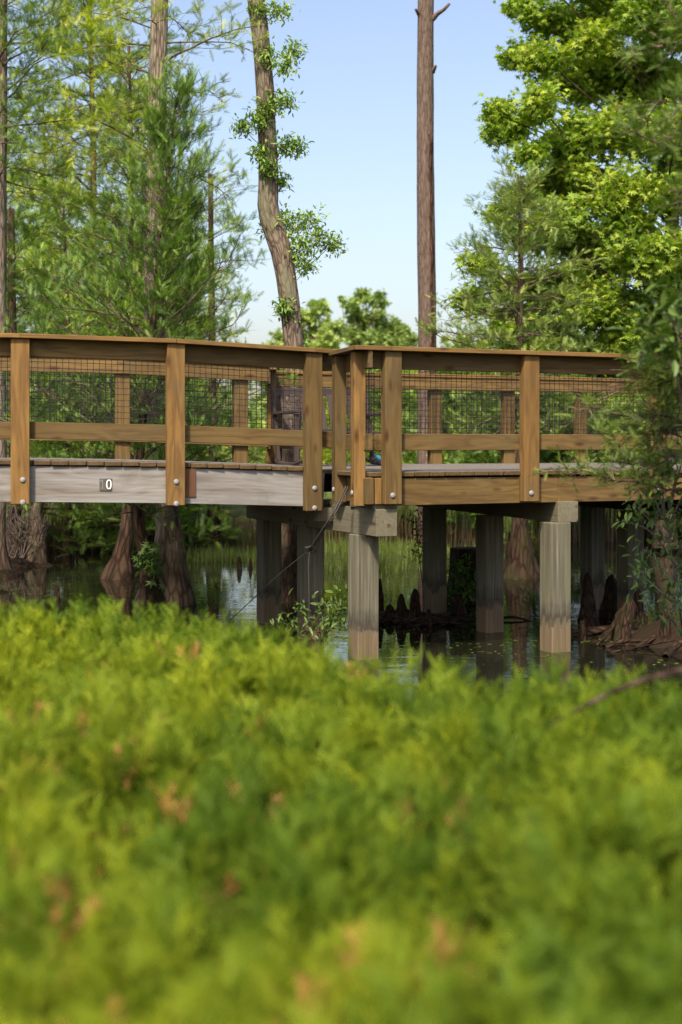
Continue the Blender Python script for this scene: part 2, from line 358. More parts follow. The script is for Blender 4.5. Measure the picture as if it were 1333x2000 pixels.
        me.polygons.foreach_set('use_smooth', np.full(len(st), smooth))
        a = me.attributes.new('gc', 'FLOAT_VECTOR', 'POINT'); a.data.foreach_set('vector', np.vstack(s.G).astype(np.float32).ravel())
        a = me.attributes.new('tint', 'FLOAT', 'POINT'); a.data.foreach_set('value', np.concatenate(s.A).astype(np.float32))
        me.materials.append(mat)
        if mat2 is not None:
            me.materials.append(mat2)
            if s.mi is not None: me.polygons.foreach_set('material_index', s.mi)
        o = bpy.data.objects.new(name, me); COL.objects.link(o)
        if parent is not None: o.parent = parent
        return o

def tag(o, label, cat, group=None, kind=None):
    if label: o['label'] = label
    if cat: o['category'] = cat
    if group: o['group'] = group
    if kind: o['kind'] = kind
    return o
def thing(name, label, cat, loc, group=None):
    o = bpy.data.objects.new(name, None); o.empty_display_size = 0.1; COL.objects.link(o); o.location = tuple(float(v) for v in loc)
    return tag(o, label, cat, group)

# ------------------------------------------------------------------ foliage templates
def tris(pts, f): return np.array(pts, float), np.array(f)
def feather(n, nl, wd, ang=55, vee=0.12, tip=True):
    """flat spray along +Y of unit length, n needles a side"""
    V, F = [], []
    for i in range(n):
        y = 0.04 + 0.92 * i / n; ln = nl * (0.55 + 0.45 * math.sin(math.pi * min(1, (i + 1.5) / n)))
        for sx in (-1, 1):
            b = len(V); a = R(ang - 12 * i / n)
            V += [(0, y - wd / 2, 0), (0, y + wd / 2, 0), (sx * ln * math.sin(a), y + ln * math.cos(a), vee * ln + (0.02 if i % 2 else -0.02))]
            F.append((b, b + 1, b + 2))
    b = len(V); V += [(-wd / 3, 0, 0), (wd / 3, 0, 0), (0, 1.04, 0.02)]; F.append((b, b + 1, b + 2))
    return tris(V, F)
def plume(nside=6, n=6, seed=0):
    q = np.random.default_rng(seed); V0, F0 = feather(8, 0.22, 0.045, 42, 0.2)
    V, F = [V0], [F0]; k = len(V0)
    sv, sf = feather(n, 0.34, 0.10, 45, 0.2)
    for i in range(nside):
        a = i * 2.4 + q.uniform(-.3, .3); t = 0.12 + 0.7 * i / nside; L = 0.5 * (1 - 0.5 * t)
        d = unit((math.cos(a) * 0.8, 1.0, math.sin(a) * 0.8)); x = unit(np.cross(d, (0.3, 0.1, 1))); z = np.cross(x, d)
        V.append(sv @ np.array([x, d, z]) * L + np.array([0, t, 0])); F.append(sf + k); k += len(sv)
    return np.vstack(V), np.vstack(F)
def lance():
    return tris([(0, 0, 0), (0.17, 0.35, 0.05), (0.14, 0.68, 0.03), (0, 1, -0.08), (-0.14, 0.68, 0.03), (-0.17, 0.35, 0.05), (0, 0.5, -0.02)],
                [(0, 1, 6), (1, 2, 6), (2, 3, 6), (3, 4, 6), (4, 5, 6), (5, 0, 6)])
def star():
    V = [(0, 0.28, 0)]; F = []
    for i in range(5):
        a = R(-108 + 54 * i); V.append((math.sin(a) * (0.62 if i in (0, 4) else 0.72), 0.28 + math.cos(a) * 0.70, -0.10))
        if i < 4: b = a + R(27); V.append((math.sin(b) * 0.27, 0.28 + math.cos(b) * 0.27, 0.02))
    V.append((0.0, 0.0, 0))
    for i in range(1, 9): F.append((0, i, i + 1))
    F += [(0, 10, 1), (0, 9, 10)]
    return tris(V, F)
FE, FE_D, FE_W, PL, LA, ST = feather(12, 0.30, 0.048), feather(15, 0.28, 0.034), feather(9, 0.34, 0.075), plume(), lance(), star()

def frames(rng, D, flat=0.5, up=(0, 0, 1)):
    """rows (x, y=D, z) with the template plane near horizontal; flat = roll jitter in radians"""
    D = D / np.maximum(1e-9, np.linalg.norm(D, axis=1))[:, None]
    X = np.cross(D, np.array(up)); bad = np.linalg.norm(X, axis=1) < 1e-3; X[bad] = (1, 0, 0)
    X /= np.linalg.norm(X, axis=1)[:, None]; Z = np.cross(X, D)
    a = rng.normal(0, flat, len(D)); c, s_ = np.cos(a)[:, None], np.sin(a)[:, None]
    return np.stack([c * X + s_ * Z, D, -s_ * X + c * Z], 1)
def rdir(rng, n): 
    v = rng.normal(size=(n, 3)); return v / np.linalg.norm(v, axis=1)[:, None]
def pathpts(P, k):
    """resample a polyline with a Catmull-Rom curve"""
    P = np.asarray(P, float)
    if len(P) < 3: return P[0] + (P[-1] - P[0]) * np.linspace(0, 1, k)[:, None]
    E = np.vstack([2 * P[0] - P[1], P, 2 * P[-1] - P[-2]]); out = []
    for u in np.linspace(0, len(P) - 1 - 1e-6, k):
        i = int(u); t = u - i; a, b, c, d = E[i:i + 4]
        out.append(0.5 * (2 * b + (c - a) * t + (2 * a - 5 * b + 4 * c - d) * t * t + (3 * b - a - 3 * c + d) * t ** 3))
    return np.array(out)

class Fol:
    """collects sprays or leaves, then scatters them into one mesh"""
    def __init__(s): s.P, s.D, s.S, s.T = [], [], [], []
    def add(s, P, D, S, T): s.P.append(P); s.D.append(D); s.S.append(S); s.T.append(T)
    def mesh(s, rng, tmpl, flat=0.5):
        m = MB()
        if s.P:
            P = np.vstack(s.P); D = np.vstack(s.D)
            m.scatter(tmpl[0], tmpl[1], P, frames(rng, D, flat), np.concatenate(s.S), np.clip(np.concatenate(s.T), 0, 1))
        return m

def grow_limb(rng, path, r0, wd, fol, ntw, twl, spl, tint, start=0.2, gap=0.045, lift=0.25, side=0.9, skip=0.18):
    """a limb with irregular side twigs; sprays sit in tufts along the twigs"""
    k = len(path); path = path.copy(); L = np.linalg.norm(np.diff(path, axis=0), axis=1).sum()
    path[1:] += np.cumsum(rng.normal(0, 0.028 * L, (k - 1, 3)), 0) * np.linspace(0.3, 1, k - 1)[:, None]
    wd.tube(path, np.linspace(r0, max(0.0025, r0 * 0.25), k), 5, seed=int(rng.integers(1e6)))
    dead = rng.random() < 0.05; ph = rng.uniform(0, 6.28)
    for i in range(ntw):
        f = start + (1 - start) * (i + rng.random()) / ntw; u = f * (k - 1); a = min(int(u), k - 2)
        if rng.random() < skip + 0.25 * (math.sin(f * 9 + ph) > 0.55): continue
        p = path[a] + (path[a + 1] - path[a]) * (u - a); d = unit(path[a + 1] - path[a])
        sd = unit(np.cross(d, (0, 0, 1))) * (1 if i % 2 else -1)
        td = unit(d * rng.uniform(0.3, 1.1) + sd * side * rng.uniform(0.3, 1.2) + np.array([0, 0, lift + rng.normal(0, 0.3)]) + rng.normal(0, 0.25, 3))
        tl = twl * (1.15 - 0.7 * f) * rng.uniform(0.35, 1.45)
        q = p + td * tl * 0.55 + rng.normal(0, 0.05 * tl, 3); e = p + td * tl + np.array([0, 0, -0.1 * tl]) + rng.normal(0, 0.13 * tl, 3)
        wd.twig(p, q, e, 0.0035, 0.0028, 0.0015)
        if dead: continue
        n = max(4, int(tl / gap)); t = np.sqrt((np.arange(n) + rng.random(n)) / n)
        P = np.where(t[:, None] < 0.5, p + (q - p) * t[:, None] * 2, q + (e - q) * (t[:, None] * 2 - 1)) + rng.normal(0, 0.10 * spl, (n, 3))
        D = td * 0.6 + rdir(rng, n) * np.array([0.75, 0.75, 0.5]) + np.array([0, 0, lift * 0.8])
        fol.add(P, D, spl * rng.uniform(0.6, 1.35, n) * (1 - 0.2 * t), np.clip(tint + rng.normal(0, 0.17) + rng.normal(0, 0.10, n), 0, 1))

def conifer(name, label, base, trunk, radii, z0, rad, nl, leafm, barkm, seed, pitch=(12, 50), ntw=12, twl=0.45, spl=0.12, tint=0.5, group=None,
            flare=None, droop=0.12, tmpl=None, gap=0.045, azr=None, lift=0.25, cat='tree', start=0.2, lr=0.011, front=1.0):
    """trunk = world points; limbs from height z0 to the top; rad(t) limb length"""
    rng = np.random.default_rng(seed)
    root = thing(name, label, cat, base, group)
    tr, br, fol = MB(), MB(), Fol()
    P = pathpts(trunk, 26); zz = P[:, 2]
    rr = np.interp(zz, [trunk[0][2]] + [q for q, _ in radii], [radii[0][1]] + [q for _, q in radii])
    tr.tube(P, rr, 14, 0.05, *(flare or (0, 0)), seed=seed)
    top = zz[-1]
    for i in range(nl):
        t = (i + rng.random()) / nl; z = z0 + (top - z0) * t * 0.985
        c = np.array([np.interp(z, zz, P[:, 0]), np.interp(z, zz, P[:, 1]), z])
        az = i * 2.4 + rng.normal(0, 0.6)
        if azr is not None: az = rng.uniform(*azr)
        L = rad(t) * (rng.uniform(0.45, 1.0) if rng.random() < 0.75 else rng.uniform(1.0, 1.28))
        if math.sin(az) < 0: L *= 1 - (1 - front) * min(1, -1.6 * math.sin(az))
        if L < 0.12: L = 0.12
        pt = R(pitch[0] + (pitch[1] - pitch[0]) * t + rng.normal(0, 13))
        h = np.array([math.cos(az), math.sin(az), 0])
        s_ = np.linspace(0, 1, 6)[:, None]
        path = c + h * math.cos(pt) * L * s_ + np.array([0, 0, 1]) * (math.sin(pt) * L * s_ - droop * L * s_ ** 2.2) + rng.normal(0, 0.02 * L, (6, 3)) * s_
        grow_limb(rng, path, max(0.004, lr * L + 0.003), br, fol, max(4, int(ntw * (0.35 + L / max(1e-3, rad(0.0) + 1e-3)))), twl, spl, tint + 0.16 * rng.normal(), start, gap, lift)
    tr.build('trunk', barkm, root, True)
    fol.mesh(rng, tmpl or FE, 0.5).merge(br).build('crown', leafm, root, False, M['twig'])
    return root

def leafy(name, label, base, trunk, radii, clumps, leafm, barkm, seed, size, tmpl, ntw, lpt, tint=0.5, group=None, cat='tree', src=None, droop=0.2, flare=None, tw=0.006, limb_r=0.02, trunk_sides=14, sphere=0.15):
    """broadleaf tree or shrub: clumps = (centre, radius); every clump hangs on a limb from the trunk"""
    rng = np.random.default_rng(seed)
    root = thing(name, label, cat, base, group); tr, br, fol = MB(), MB(), Fol()
    P = pathpts(trunk, 22) if trunk is not None else None
    if P is not None:
        zz = P[:, 2]; rr = np.interp(zz, [q for q, _ in radii], [q for _, q in radii])
        tr.tube(P, rr, trunk_sides, 0.06, *(flare or (0, 0)), seed=seed)
    for ci, (c, rad_) in enumerate(clumps):
        c = np.asarray(c, float); rad3 = np.broadcast_to(np.asarray(rad_, float), (3,)); Rm = float(rad3.mean())
        if P is not None:
            zs = c[2] - 0.5 * np.hypot(c[0] - np.interp(c[2], zz, P[:, 0]), c[1] - np.interp(c[2], zz, P[:, 1])) - 0.1
            zs = np.clip(zs, zz[0] + 0.05 * (zz[-1] - zz[0]), zz[-1]); a = np.array([np.interp(zs, zz, P[:, 0]), np.interp(zs, zz, P[:, 1]), zs])
            lp = pathpts([a, (a + c) / 2 + rng.normal(0, 0.06, 3) * np.linalg.norm(c - a) + np.array([0, 0, 0.03]), c + rng.normal(0, 0.1, 3) * Rm], 8)
            br.tube(lp, np.linspace(max(tw * 1.3, limb_r * min(1, Rm + 0.3)), tw, 8), 6, 0.05, seed=ci)
        tb = tint + rng.normal(0, 0.07)
        n = max(4, int(ntw * (Rm ** 2 if src is None else 1)))
        d = rdir(rng, n); d[:, 2] = d[:, 2] * 0.8 + sphere
        st = c + rng.normal(0, 0.22, (n, 3)) * rad3
        en = c + d * rad3 * rng.uniform(0.55, 1.15, (n, 1))
        for i in range(n):
            v = en[i] - st[i]
            br.twig(st[i], (st[i] + en[i]) / 2 + np.array([0, 0, 0.05 * Rm]), en[i], tw * 0.7, tw * 0.5, tw * 0.25)
            t = rng.uniform(0.25, 1.03, lpt); pp = st[i] + v * t[:, None] + rng.normal(0, 0.05 + 0.035 * Rm, (lpt, 3))
            D = unit(v) * 0.6 + rdir(rng, lpt) * 0.9 + np.array([0, 0, -droop])
            fol.add(pp, D, size * rng.uniform(0.65, 1.2, lpt), np.clip(tb + rng.normal(0, 0.17, lpt) + rng.normal(0, 0.08), 0, 1))
    if P is not None: tr.build('trunk', barkm, root, True)
    fol.mesh(rng, tmpl, 0.6).merge(br).build('crown' if cat == 'tree' else 'foliage', leafm, root, False, barkm if cat != 'tree' else M['twig'])
    return root

# ------------------------------------------------------------------ setting: ground and water
def smooth(a, b, x):
    t = np.clip((x - a) / (b - a), 0, 1); return t * t * (3 - 2 * t)
def vnoise(x, y, f, seed):
    q = np.random.default_rng(seed); o = np.zeros_like(x, dtype=float)
    for k in range(7):
        a = q.uniform(0, 6.28); fr = f * q.uniform(0.6, 1.9); o += np.sin((x * math.cos(a) + y * math.sin(a)) * fr + q.uniform(0, 6.28))
    return o / 7
MOUNDS = [(WX(835, 15.3), 15.3, 0.75, 0.25, 0.5), (WX(1225, 13.9), 13.9, 0.9, 0.35, 0.53), (WX(1390, 13.5), 13.5, 1.2, 0.9, 0.75), (WX(895, 17), 17.2, 0.5, 0.3, 0.45),
          (WX(10, 21.5), 21.8, 1.1, 0.5, 0.62), (WX(75, 21.5), 21.8, 0.5, 0.4, 0.55)]
def ground_z(x, y):
    near = 6.9 + 0.35 * np.sin(x * 1.1) + 0.02 * x * x * np.exp(-np.abs(x) / 20); far = 27.0 + 1.1 * np.sin(x * 0.35 + 1) + 0.5 * np.sin(x * 1.3) + 0.12 * x
    z = -0.55 + (1.0) * smooth(near + 1.2, near - 3.4, y) + (0.95) * smooth(far - 1.3, far + 5, y) + 0.6 * smooth(34, 120, y)
    lat = smooth(26, 40, np.abs(x)); z = np.maximum(z, -0.55 + 1.1 * lat)
    for mx, my, rx, ry, h in MOUNDS: z = np.maximum(z, -0.45 + (h) * np.exp(-((x - mx) / rx) ** 2 - ((y - my) / ry) ** 2))
    return z + 0.05 * vnoise(x, y, 1.1, 3) + 0.3 * vnoise(x, y, 0.04, 5) * smooth(60, 160, y)
xs = np.concatenate([-np.geomspace(3000, 22, 24), np.linspace(-21, -5, 34), np.linspace(-4.8, 5.6, 80), np.linspace(5.8, 21, 34), np.geomspace(22, 3000, 24)])
ys = np.concatenate([-np.geomspace(300, 3, 12), np.linspace(-2.5, 10, 50), np.linspace(10.2, 23, 90), np.linspace(23.2, 40, 50), np.geomspace(41, 4000, 40)])
gx, gy = np.meshgrid(xs, ys); nx, ny = len(xs), len(ys)
gm = MB(); ii = (np.arange(ny - 1)[:, None] * nx + np.arange(nx - 1)[None]).ravel()
gm.add(np.stack([gx, gy, ground_z(gx, gy)], -1).reshape(-1, 3), np.stack([ii, ii + 1, ii + nx + 1, ii + nx], -1))
tag(gm.build('ground', M['ground'], None, True), 'grassy bank and muddy pond bed under the trees', None, None, 'structure')
wm = MB(); wm.add([(-70, 2, 0), (70, 2, 0), (70, 70, 0), (-70, 70, 0)], [(0, 1, 2, 3)])
tag(wm.build('water', M['water']), 'still dark pond water mirroring trees and sky', None, None, 'structure')

# ------------------------------------------------------------------ footbridge
UP = np.array([0, 0, 1.0])
def v3(p, z): return np.array([p[0], p[1], z])
def zdeck(X):
    u = min(X + 0.1, 0.3); return CZ - 0.208 - 0.0526 * u - 0.00885 * u * u
DT, RAIL = 0.048, 1.04
def wire_panel(a, b, za0, za1, zb0, zb1, parent, r=0.0023, step=0.0508):
    m = MB(); L = np.linalg.norm(np.array(b) - np.array(a)); n = int(L / step)
    nv = int((za1 - za0) / step)
    for i in range(n + 1):
        t = min(1, (i + 0.3) * step / L); p = np.array(a) + (np.array(b) - np.array(a)) * t
        m.tube([v3(p, za0 + (zb0 - za0) * t), v3(p, za1 + (zb1 - za1) * t)], r, 4, cap=False)
    off = unit(np.array([-(b[1] - a[1]), b[0] - a[0]])) * 2 * r
    for j in range(nv + 1):
        t = (j + 0.4) * step
        if t > za1 - za0: break
        m.tube([v3(np.array(a) + off, za0 + t), v3(np.array(b) + off, zb0 + t)], r, 4, cap=False)
    return m.build('wire_panel', M['wire'], parent)
def bolt(c, nrm, parent, r=0.0235):
    m = MB(); nrm = unit(nrm); s = np.linspace(0, math.pi / 2, 6)
    P = [np.asarray(c) - nrm * 0.006] + [np.asarray(c) + nrm * (0.004 + 0.011 * math.sin(a)) for a in s]
    m.tube(P, [r] + [max(0.001, r * math.cos(a)) for a in s], 16)
    return m.build('bolt', M['bolt'], parent, True)
def post(parent, p, tdir, nout, ztop, zbot, wd=0.15, dp=0.09, mat='pine', bolts=(), tint=None, bx=0.0):
    """p = centre of the outer face"""
    m = MB(); c = np.array([p[0] - nout[0] * dp / 2, p[1] - nout[1] * dp / 2, (ztop + zbot) / 2])
    m.box(c, (ztop - zbot, dp, wd), UP, (*tdir, 0), 0.005, tint)
    o = m.build('railing_post', M[mat], parent)
    for z in bolts: bolt(np.array([p[0] + tdir[0] * bx, p[1] + tdir[1] * bx, z]), (*nout, 0), o)
    return o

BR = thing('footbridge', 'arched wooden footbridge with weathered grey fascia and number plate', 'footbridge', (-2.6, 13.1, 0))
FP = [np.array([WX(px, D), D]) for px, D in ((-560, 11.42), (-262, 11.62), (40, 11.9), (345, 12.2), (615, 12.67), (645, 12.76))]
WV = np.array([-0.66, 2.33]); WU = WV / np.linalg.norm(WV)
def lerp2(P, s):
    i = min(int(s), len(P) - 2); return P[i] + (P[i + 1] - P[i]) * (s - i)
def seg_dir(i): return unit(FP[min(i + 1, len(FP) - 1)] - FP[min(i + 1, len(FP) - 1) - 1])
def nin(t): return np.array([-t[1], t[0]])
# near side, bay by bay
for i in range(len(FP) - 1):
    a, b = FP[i], FP[i + 1]; t = unit(b - a); n = nin(t); za, zb = zdeck(a[0]), zdeck(b[0])
    ri = 0.09 + 0.019
    for nm, z0, h in (('top_rail', RAIL - 0.038 - 0.0715, 0.147), ('lower_rail', 0.175 + 0.07, 0.142)):
        e_ = t * (0.085 if i == len(FP) - 2 else 0.0)
        m = MB(); m.beam(v3(a + n * ri, za + z0), v3(b + n * ri + e_, zb + z0), 0.038, h, tint=(0.15, 0.2, 0.1, 0.95, 0.8)[i] if nm == 'top_rail' else (0.3, 0.5, 0.85, 0.6, 0.3)[i]); m.build(nm, M['pine'], BR)
    if i: wire_panel(a + n * (ri + 0.025) + t * 0.08, b + n * (ri + 0.025) - t * (0.06 if i < 4 else 0.0), za + 0.29, za + RAIL - 0.17, zb + 0.29, zb + RAIL - 0.17, BR)
    m = MB(); zc = DT + 0.152
    m.beam(v3(a + n * (0.09 + 0.03), za - zc), v3(b + n * (0.09 + 0.03), zb - zc), 0.055, 0.303, tint=(0.2, 0.35, 0.15, 0.4, 0.5)[i]); m.build('fascia_board', M['grey'], BR)
for k, (i, j) in enumerate(((0, 2), (2, 3), (3, 5))):
    for q in range(i, j):
        a, b = FP[q], FP[q + 1]; t = unit(b - a); n = nin(t); m = MB()
        m.beam(v3(a + n * 0.05, zdeck(a[0]) + RAIL - 0.019), v3(b + n * 0.05 + t * (0.055 if q == len(FP) - 2 else 0.0), zdeck(b[0]) + RAIL - 0.019), 0.17, 0.038, tint=0.25 + 0.3 * k); m.build('cap_rail', M['pine_warm'], BR)
for i in (1, 2, 3, 4):
    p = FP[i]; t = unit(FP[i + 1] - FP[i - 1]); n = nin(t); z = zdeck(p[0])
    dz = 0.0 if i < 4 else -0.022
    post(BR, p, t, -n, z + RAIL - 0.0385, z - DT - 0.318 + dz, 0.152, 0.09, 'pine_warm' if i < 4 else 'pine', (z - 0.165 + dz, z - 0.165 - 0.185 + dz * 0.5), tint=(0, 0.2, 0.05, 0.12, 0.75)[i], bx=0.02 if i == 2 else 0.0)
# far side
FQ = [p + WV for p in FP[:2]] + [np.array([WX(-60, 14.3), 14.3]), np.array([WX(241, 14.55), 14.55]), np.array([WX(473, 15.0), 15.0]), np.array([-0.757, 15.1])]
for i in range(len(FQ) - 1):
    a, b = FQ[i], FQ[i + 1]; t = unit(b - a); n = nin(t); za, zb = zdeck(a[0] + 0.66), zdeck(b[0] + 0.66)
    for nm, z0, h in (('top_rail', RAIL - 0.038 - 0.0715, 0.147), ('lower_rail', 0.175 + 0.07, 0.142)):
        m = MB(); m.beam(v3(a, za + z0), v3(b, zb + z0), 0.038, h, tint=(0.2, 0.1, 0.0, 0.35, 0.2)[i]); m.build(nm, M['pine'], BR)
    m = MB(); m.beam(v3(a + n * 0.05, za + RAIL - 0.019), v3(b + n * 0.05, zb + RAIL - 0.019), 0.17, 0.038, tint=0.2); m.build('cap_rail', M['pine_warm'], BR)
    if i: wire_panel(a + n * 0.03, b + n * 0.03, za + 0.29, za + RAIL - 0.17, zb + 0.29, zb + RAIL - 0.17, BR)
    m = MB(); m.beam(v3(a + n * 0.05, za - 0.2), v3(b + n * 0.05, zb - 0.2), 0.055, 0.3); m.build('fascia_board', M['joist'], BR)
for i in (2, 3, 4):
    p = FQ[i]; t = unit(FQ[i + 1] - FQ[i - 1]); n = nin(t); z = zdeck(p[0] + 0.66)
    post(BR, p + n * (0.02 + 0.09), t, n, z + RAIL - 0.0385, z - 0.36, 0.15, 0.09, 'pine', (), tint=0.6)
# deck planks and inner stringers
dm = MB(); s = 0.0; Ls = [np.linalg.norm(FP[i + 1] - FP[i]) for i in range(len(FP) - 1)]; tot = sum(Ls); pos = 0.07
while pos < tot - 0.05:
    d = pos; i = 0
    while i < len(Ls) - 1 and d > Ls[i]: d -= Ls[i]; i += 1
    p = FP[i] + (FP[i + 1] - FP[i]) * d / Ls[i]; t = unit(FP[i + 1] - FP[i]); z = zdeck(p[0])
    o0 = rg.normal(0, 0.003)
    a = p + WU * (0.068 + o0); b = p + WV * 1.03
    dm.beam(v3(a, z - DT / 2 + rg.normal(0, 0.0012)), v3(b, z - DT / 2), 0.139, DT - 0.008, ch=0.005)
    pos += 0.146
dm.build('deck', M['deck'], BR)
for k in (0.33, 0.66):
    for i in range(len(FP) - 1):
        a, b = FP[i] + WV * k, FP[i + 1] + WV * k; m = MB()
        m.beam(v3(a, zdeck(FP[i][0]) - 0.2), v3(b, zdeck(FP[i + 1][0]) - 0.2), 0.05, 0.28); m.build('stringer', M['joist'], BR)
# number plate, patch board
t = unit(FP[3] - FP[2]); n = nin(t)
def on_fascia(px, py, out=0.0):
    """point on the fascia's outer face seen at photo pixel px, py"""
    a = FP[2] + n * 0.0925; k = (px - CX) / FPX
    s_ = (k * a[1] - a[0]) / (t[0] - k * t[1]); q = a + t * s_; return v3(q - n * out, WZ(py, q[1]))
pm = MB(); pc = on_fascia(207, 946.5, 0.004); pm.box(pc, (0.104, 0.006, 0.104), (*t, 0), UP, 0.002); pl = pm.build('number_plate', M['plate'], BR)
z0 = MB(); cc = on_fascia(213.2, 946.5, 0.009); a = np.linspace(0, 2 * math.pi, 25)
z0.tube([cc + np.array([*t, 0]) * 0.0175 * math.copysign(abs(math.cos(q)) ** 0.75, math.cos(q)) + UP * 0.036 * math.copysign(abs(math.sin(q)) ** 0.75, math.sin(q)) for q in a], 0.0058, 6, cap=False)
z0.build('digit_zero', M['white'], pl, True)
z1 = MB(); c1 = on_fascia(200.8, 946.5, 0.008)
z1.box(c1, (0.011, 0.004, 0.078), (*t, 0), UP, 0.001); z1.box(c1 + UP * 0.030 - np.array([*t, 0]) * 0.011, (0.022, 0.0036, 0.011), unit(np.array([*t, 0]) + UP * 0.8), unit(UP - np.array([*t, 0]) * 0.8), 0.001)
z1.build('digit_one', M['dim'], pl)
t = unit(FP[4] - FP[3]); n = nin(t)
pb = MB(); c = FP[3] + t * 0.135 + n * 0.088; pb.box(v3(c, zdeck(c[0]) - DT - 0.125), (0.245, 0.014, 0.12), UP, (*t, 0), 0.002, 0.3); pb.build('patch_board', M['patch'], BR)

# ------------------------------------------------------------------ viewing platform
E = np.array([0.905, 0.4255]); N = np.array([-0.4255, 0.905]); C0 = np.array([0.141, 11.93]); ZP = CZ - 0.23
def pf(t, w): return C0 + E * t + N * w
PT = [0.332, 1.693, 3.054, 4.415]; TE, WF = 5.6, 4.06
VP = thing('viewing_platform', 'wooden viewing platform on square piles with wire mesh railing', 'viewing platform', v3(pf(2.5, 2), 0))
def rails(parent, a, b, nn, tints, mesh=True, ex=0.0, capw=0.17, near=True):
    """top, lower and cap rail between two plan points; nn points inward from the post line"""
    ri = (0.09 + 0.019) if near else 0.0
    for nm, z0, h, ti in (('top_rail', RAIL - 0.035 - 0.0725, 0.149, tints[0]), ('lower_rail', 0.245, 0.14, tints[1])):
        m = MB(); m.beam(v3(a + nn * ri, ZP + z0), v3(b + nn * ri, ZP + z0), 0.038, h, tint=ti); m.build(nm, M['pine'], parent)
    if mesh: wire_panel(a + nn * (ri + (0.025 if near else -0.03)), b + nn * (ri + (0.025 if near else -0.03)), ZP + 0.29, ZP + RAIL - 0.17, ZP + 0.29, ZP + RAIL - 0.17, parent)
def cap(parent, a, b, tint=0.3):
    m = MB(); m.beam(v3(a, ZP + RAIL - 0.016), v3(b, ZP + RAIL - 0.016), 0.17, 0.038, tint=tint); m.build('cap_rail', M['pine_warm'], parent)
stops_ = [0.10] + PT + [TE]
for i in range(len(stops_) - 1):
    rails(VP, pf(stops_[i], 0), pf(stops_[i + 1], 0), N, [(0.1, 0.15), (0.75, 0.45), (0.5, 0.25), (0.4, 0.3), (0.3, 0.3)][i])
cap(VP, pf(-0.03, 0.05), pf(0.30, 0.05), 0.9); cap(VP, pf(0.302, 0.05), pf(1.72, 0.05), 0.6); cap(VP, pf(1.722, 0.05), pf(3.1, 0.05), 0.5); cap(VP, pf(3.102, 0.05), pf(TE, 0.05), 0.4)
for k, tt in enumerate(PT):
    post(VP, pf(tt, 0), E, -N, ZP + RAIL - 0.036, ZP - 0.275, 0.155, 0.09, 'pine_warm' if k == 1 else 'pine', (ZP - 0.2,), tint=(0.35, 0.55, 0.0, 0.2)[k], bx=-0.01)
# return rail between bridge and platform corner
RA, RB = FP[-1] + np.array([0.02, -0.02]), pf(0.0, 0.0); rt = unit(RB - RA); rn = np.array([-rt[1], rt[0]])   # rn points into the platform (right)
if rn[0] < 0: rn = -rn
rails(VP, RA + rn * 0.0, RB + rn * 0.0, rn, (0.9, 0.8), True)
m = MB(); m.beam(v3(RA + rn * 0.06 - rt * 0.06, ZP + RAIL - 0.0165), v3(RB + rn * 0.06 + rt * 0.0, ZP + RAIL - 0.0165), 0.19, 0.037, tint=0.8); m.build('cap_rail', M['pine'], VP)
post(VP, RA + rt * 0.05 - rn * 0.0, rt, -rn, ZP + RAIL - 0.037, ZP - 0.28, 0.13, 0.10, 'pine', (ZP - 0.17,), tint=0.9)
post(VP, RA + rt * 0.66 - rn * 0.0, rt, -rn, ZP + RAIL - 0.037, ZP - 0.29, 0.12, 0.10, 'pine_warm', (ZP - 0.18,), tint=0.1)
# end-grain corner blocks and rim
m = MB(); c = pf(0.135, 0.1); m.box(v3(c, ZP - 0.165), (0.22, 0.10, 0.075), UP, (*E, 0), 0.004, 0.95); m.build('corner_block', M['pine'], VP)
m = MB(); c = pf(0.215, 0.09); m.box(v3(c, ZP - 0.165), (0.22, 0.08, 0.06), UP, (*E, 0), 0.004, 0.05); m.build('corner_block', M['pine_warm'], VP)
for a, b, ti in ((0.19, 1.62, 0.25), (1.62, 2.02, 0.05), (2.02, TE, 0.15)):
    m = MB(); m.beam(v3(pf(a + 0.002, 0.115), ZP - DT - 0.012 - 0.115), v3(pf(b, 0.115), ZP - DT - 0.012 - 0.115), 0.05, 0.23, tint=ti); m.build('rim_joist', M['pine'], VP)
m = MB(); m.beam(v3(RA + rn * 0.125, ZP - 0.16), v3(RB + rn * 0.125 - rt * 0.08, ZP - 0.16), 0.05, 0.22); m.build('rim_joist', M['pine'], VP)
# deck
dm = MB(); tt = 0.205
while tt < TE:
    wmax = WF + 0.1
    w0 = 0.068
    if tt < 0.874: wmax = float(np.interp(tt - 0.09, [0.0, 0.142, 0.538, 0.874], [0.06, 0.86, 3.25, 4.1]))
    dm.beam(v3(pf(tt, w0 + rg.normal(0, 0.003)), ZP - DT / 2 + rg.normal(0, 0.001)), v3(pf(tt, wmax), ZP - DT / 2), 0.139, DT - 0.008, ch=0.005); tt += 0.146
dm.build('deck', M['deck'], VP)
for w_ in (0.7, 1.3, 1.9, 2.5, 3.1, 3.7, 4.1):
    m = MB(); m.beam(v3(pf(0.75 if w_ > 1.4 else 0.4, w_), ZP - DT - 0.105), v3(pf(TE, w_), ZP - DT - 0.105), 0.05, 0.2); m.build('joist', M['joist'], VP)
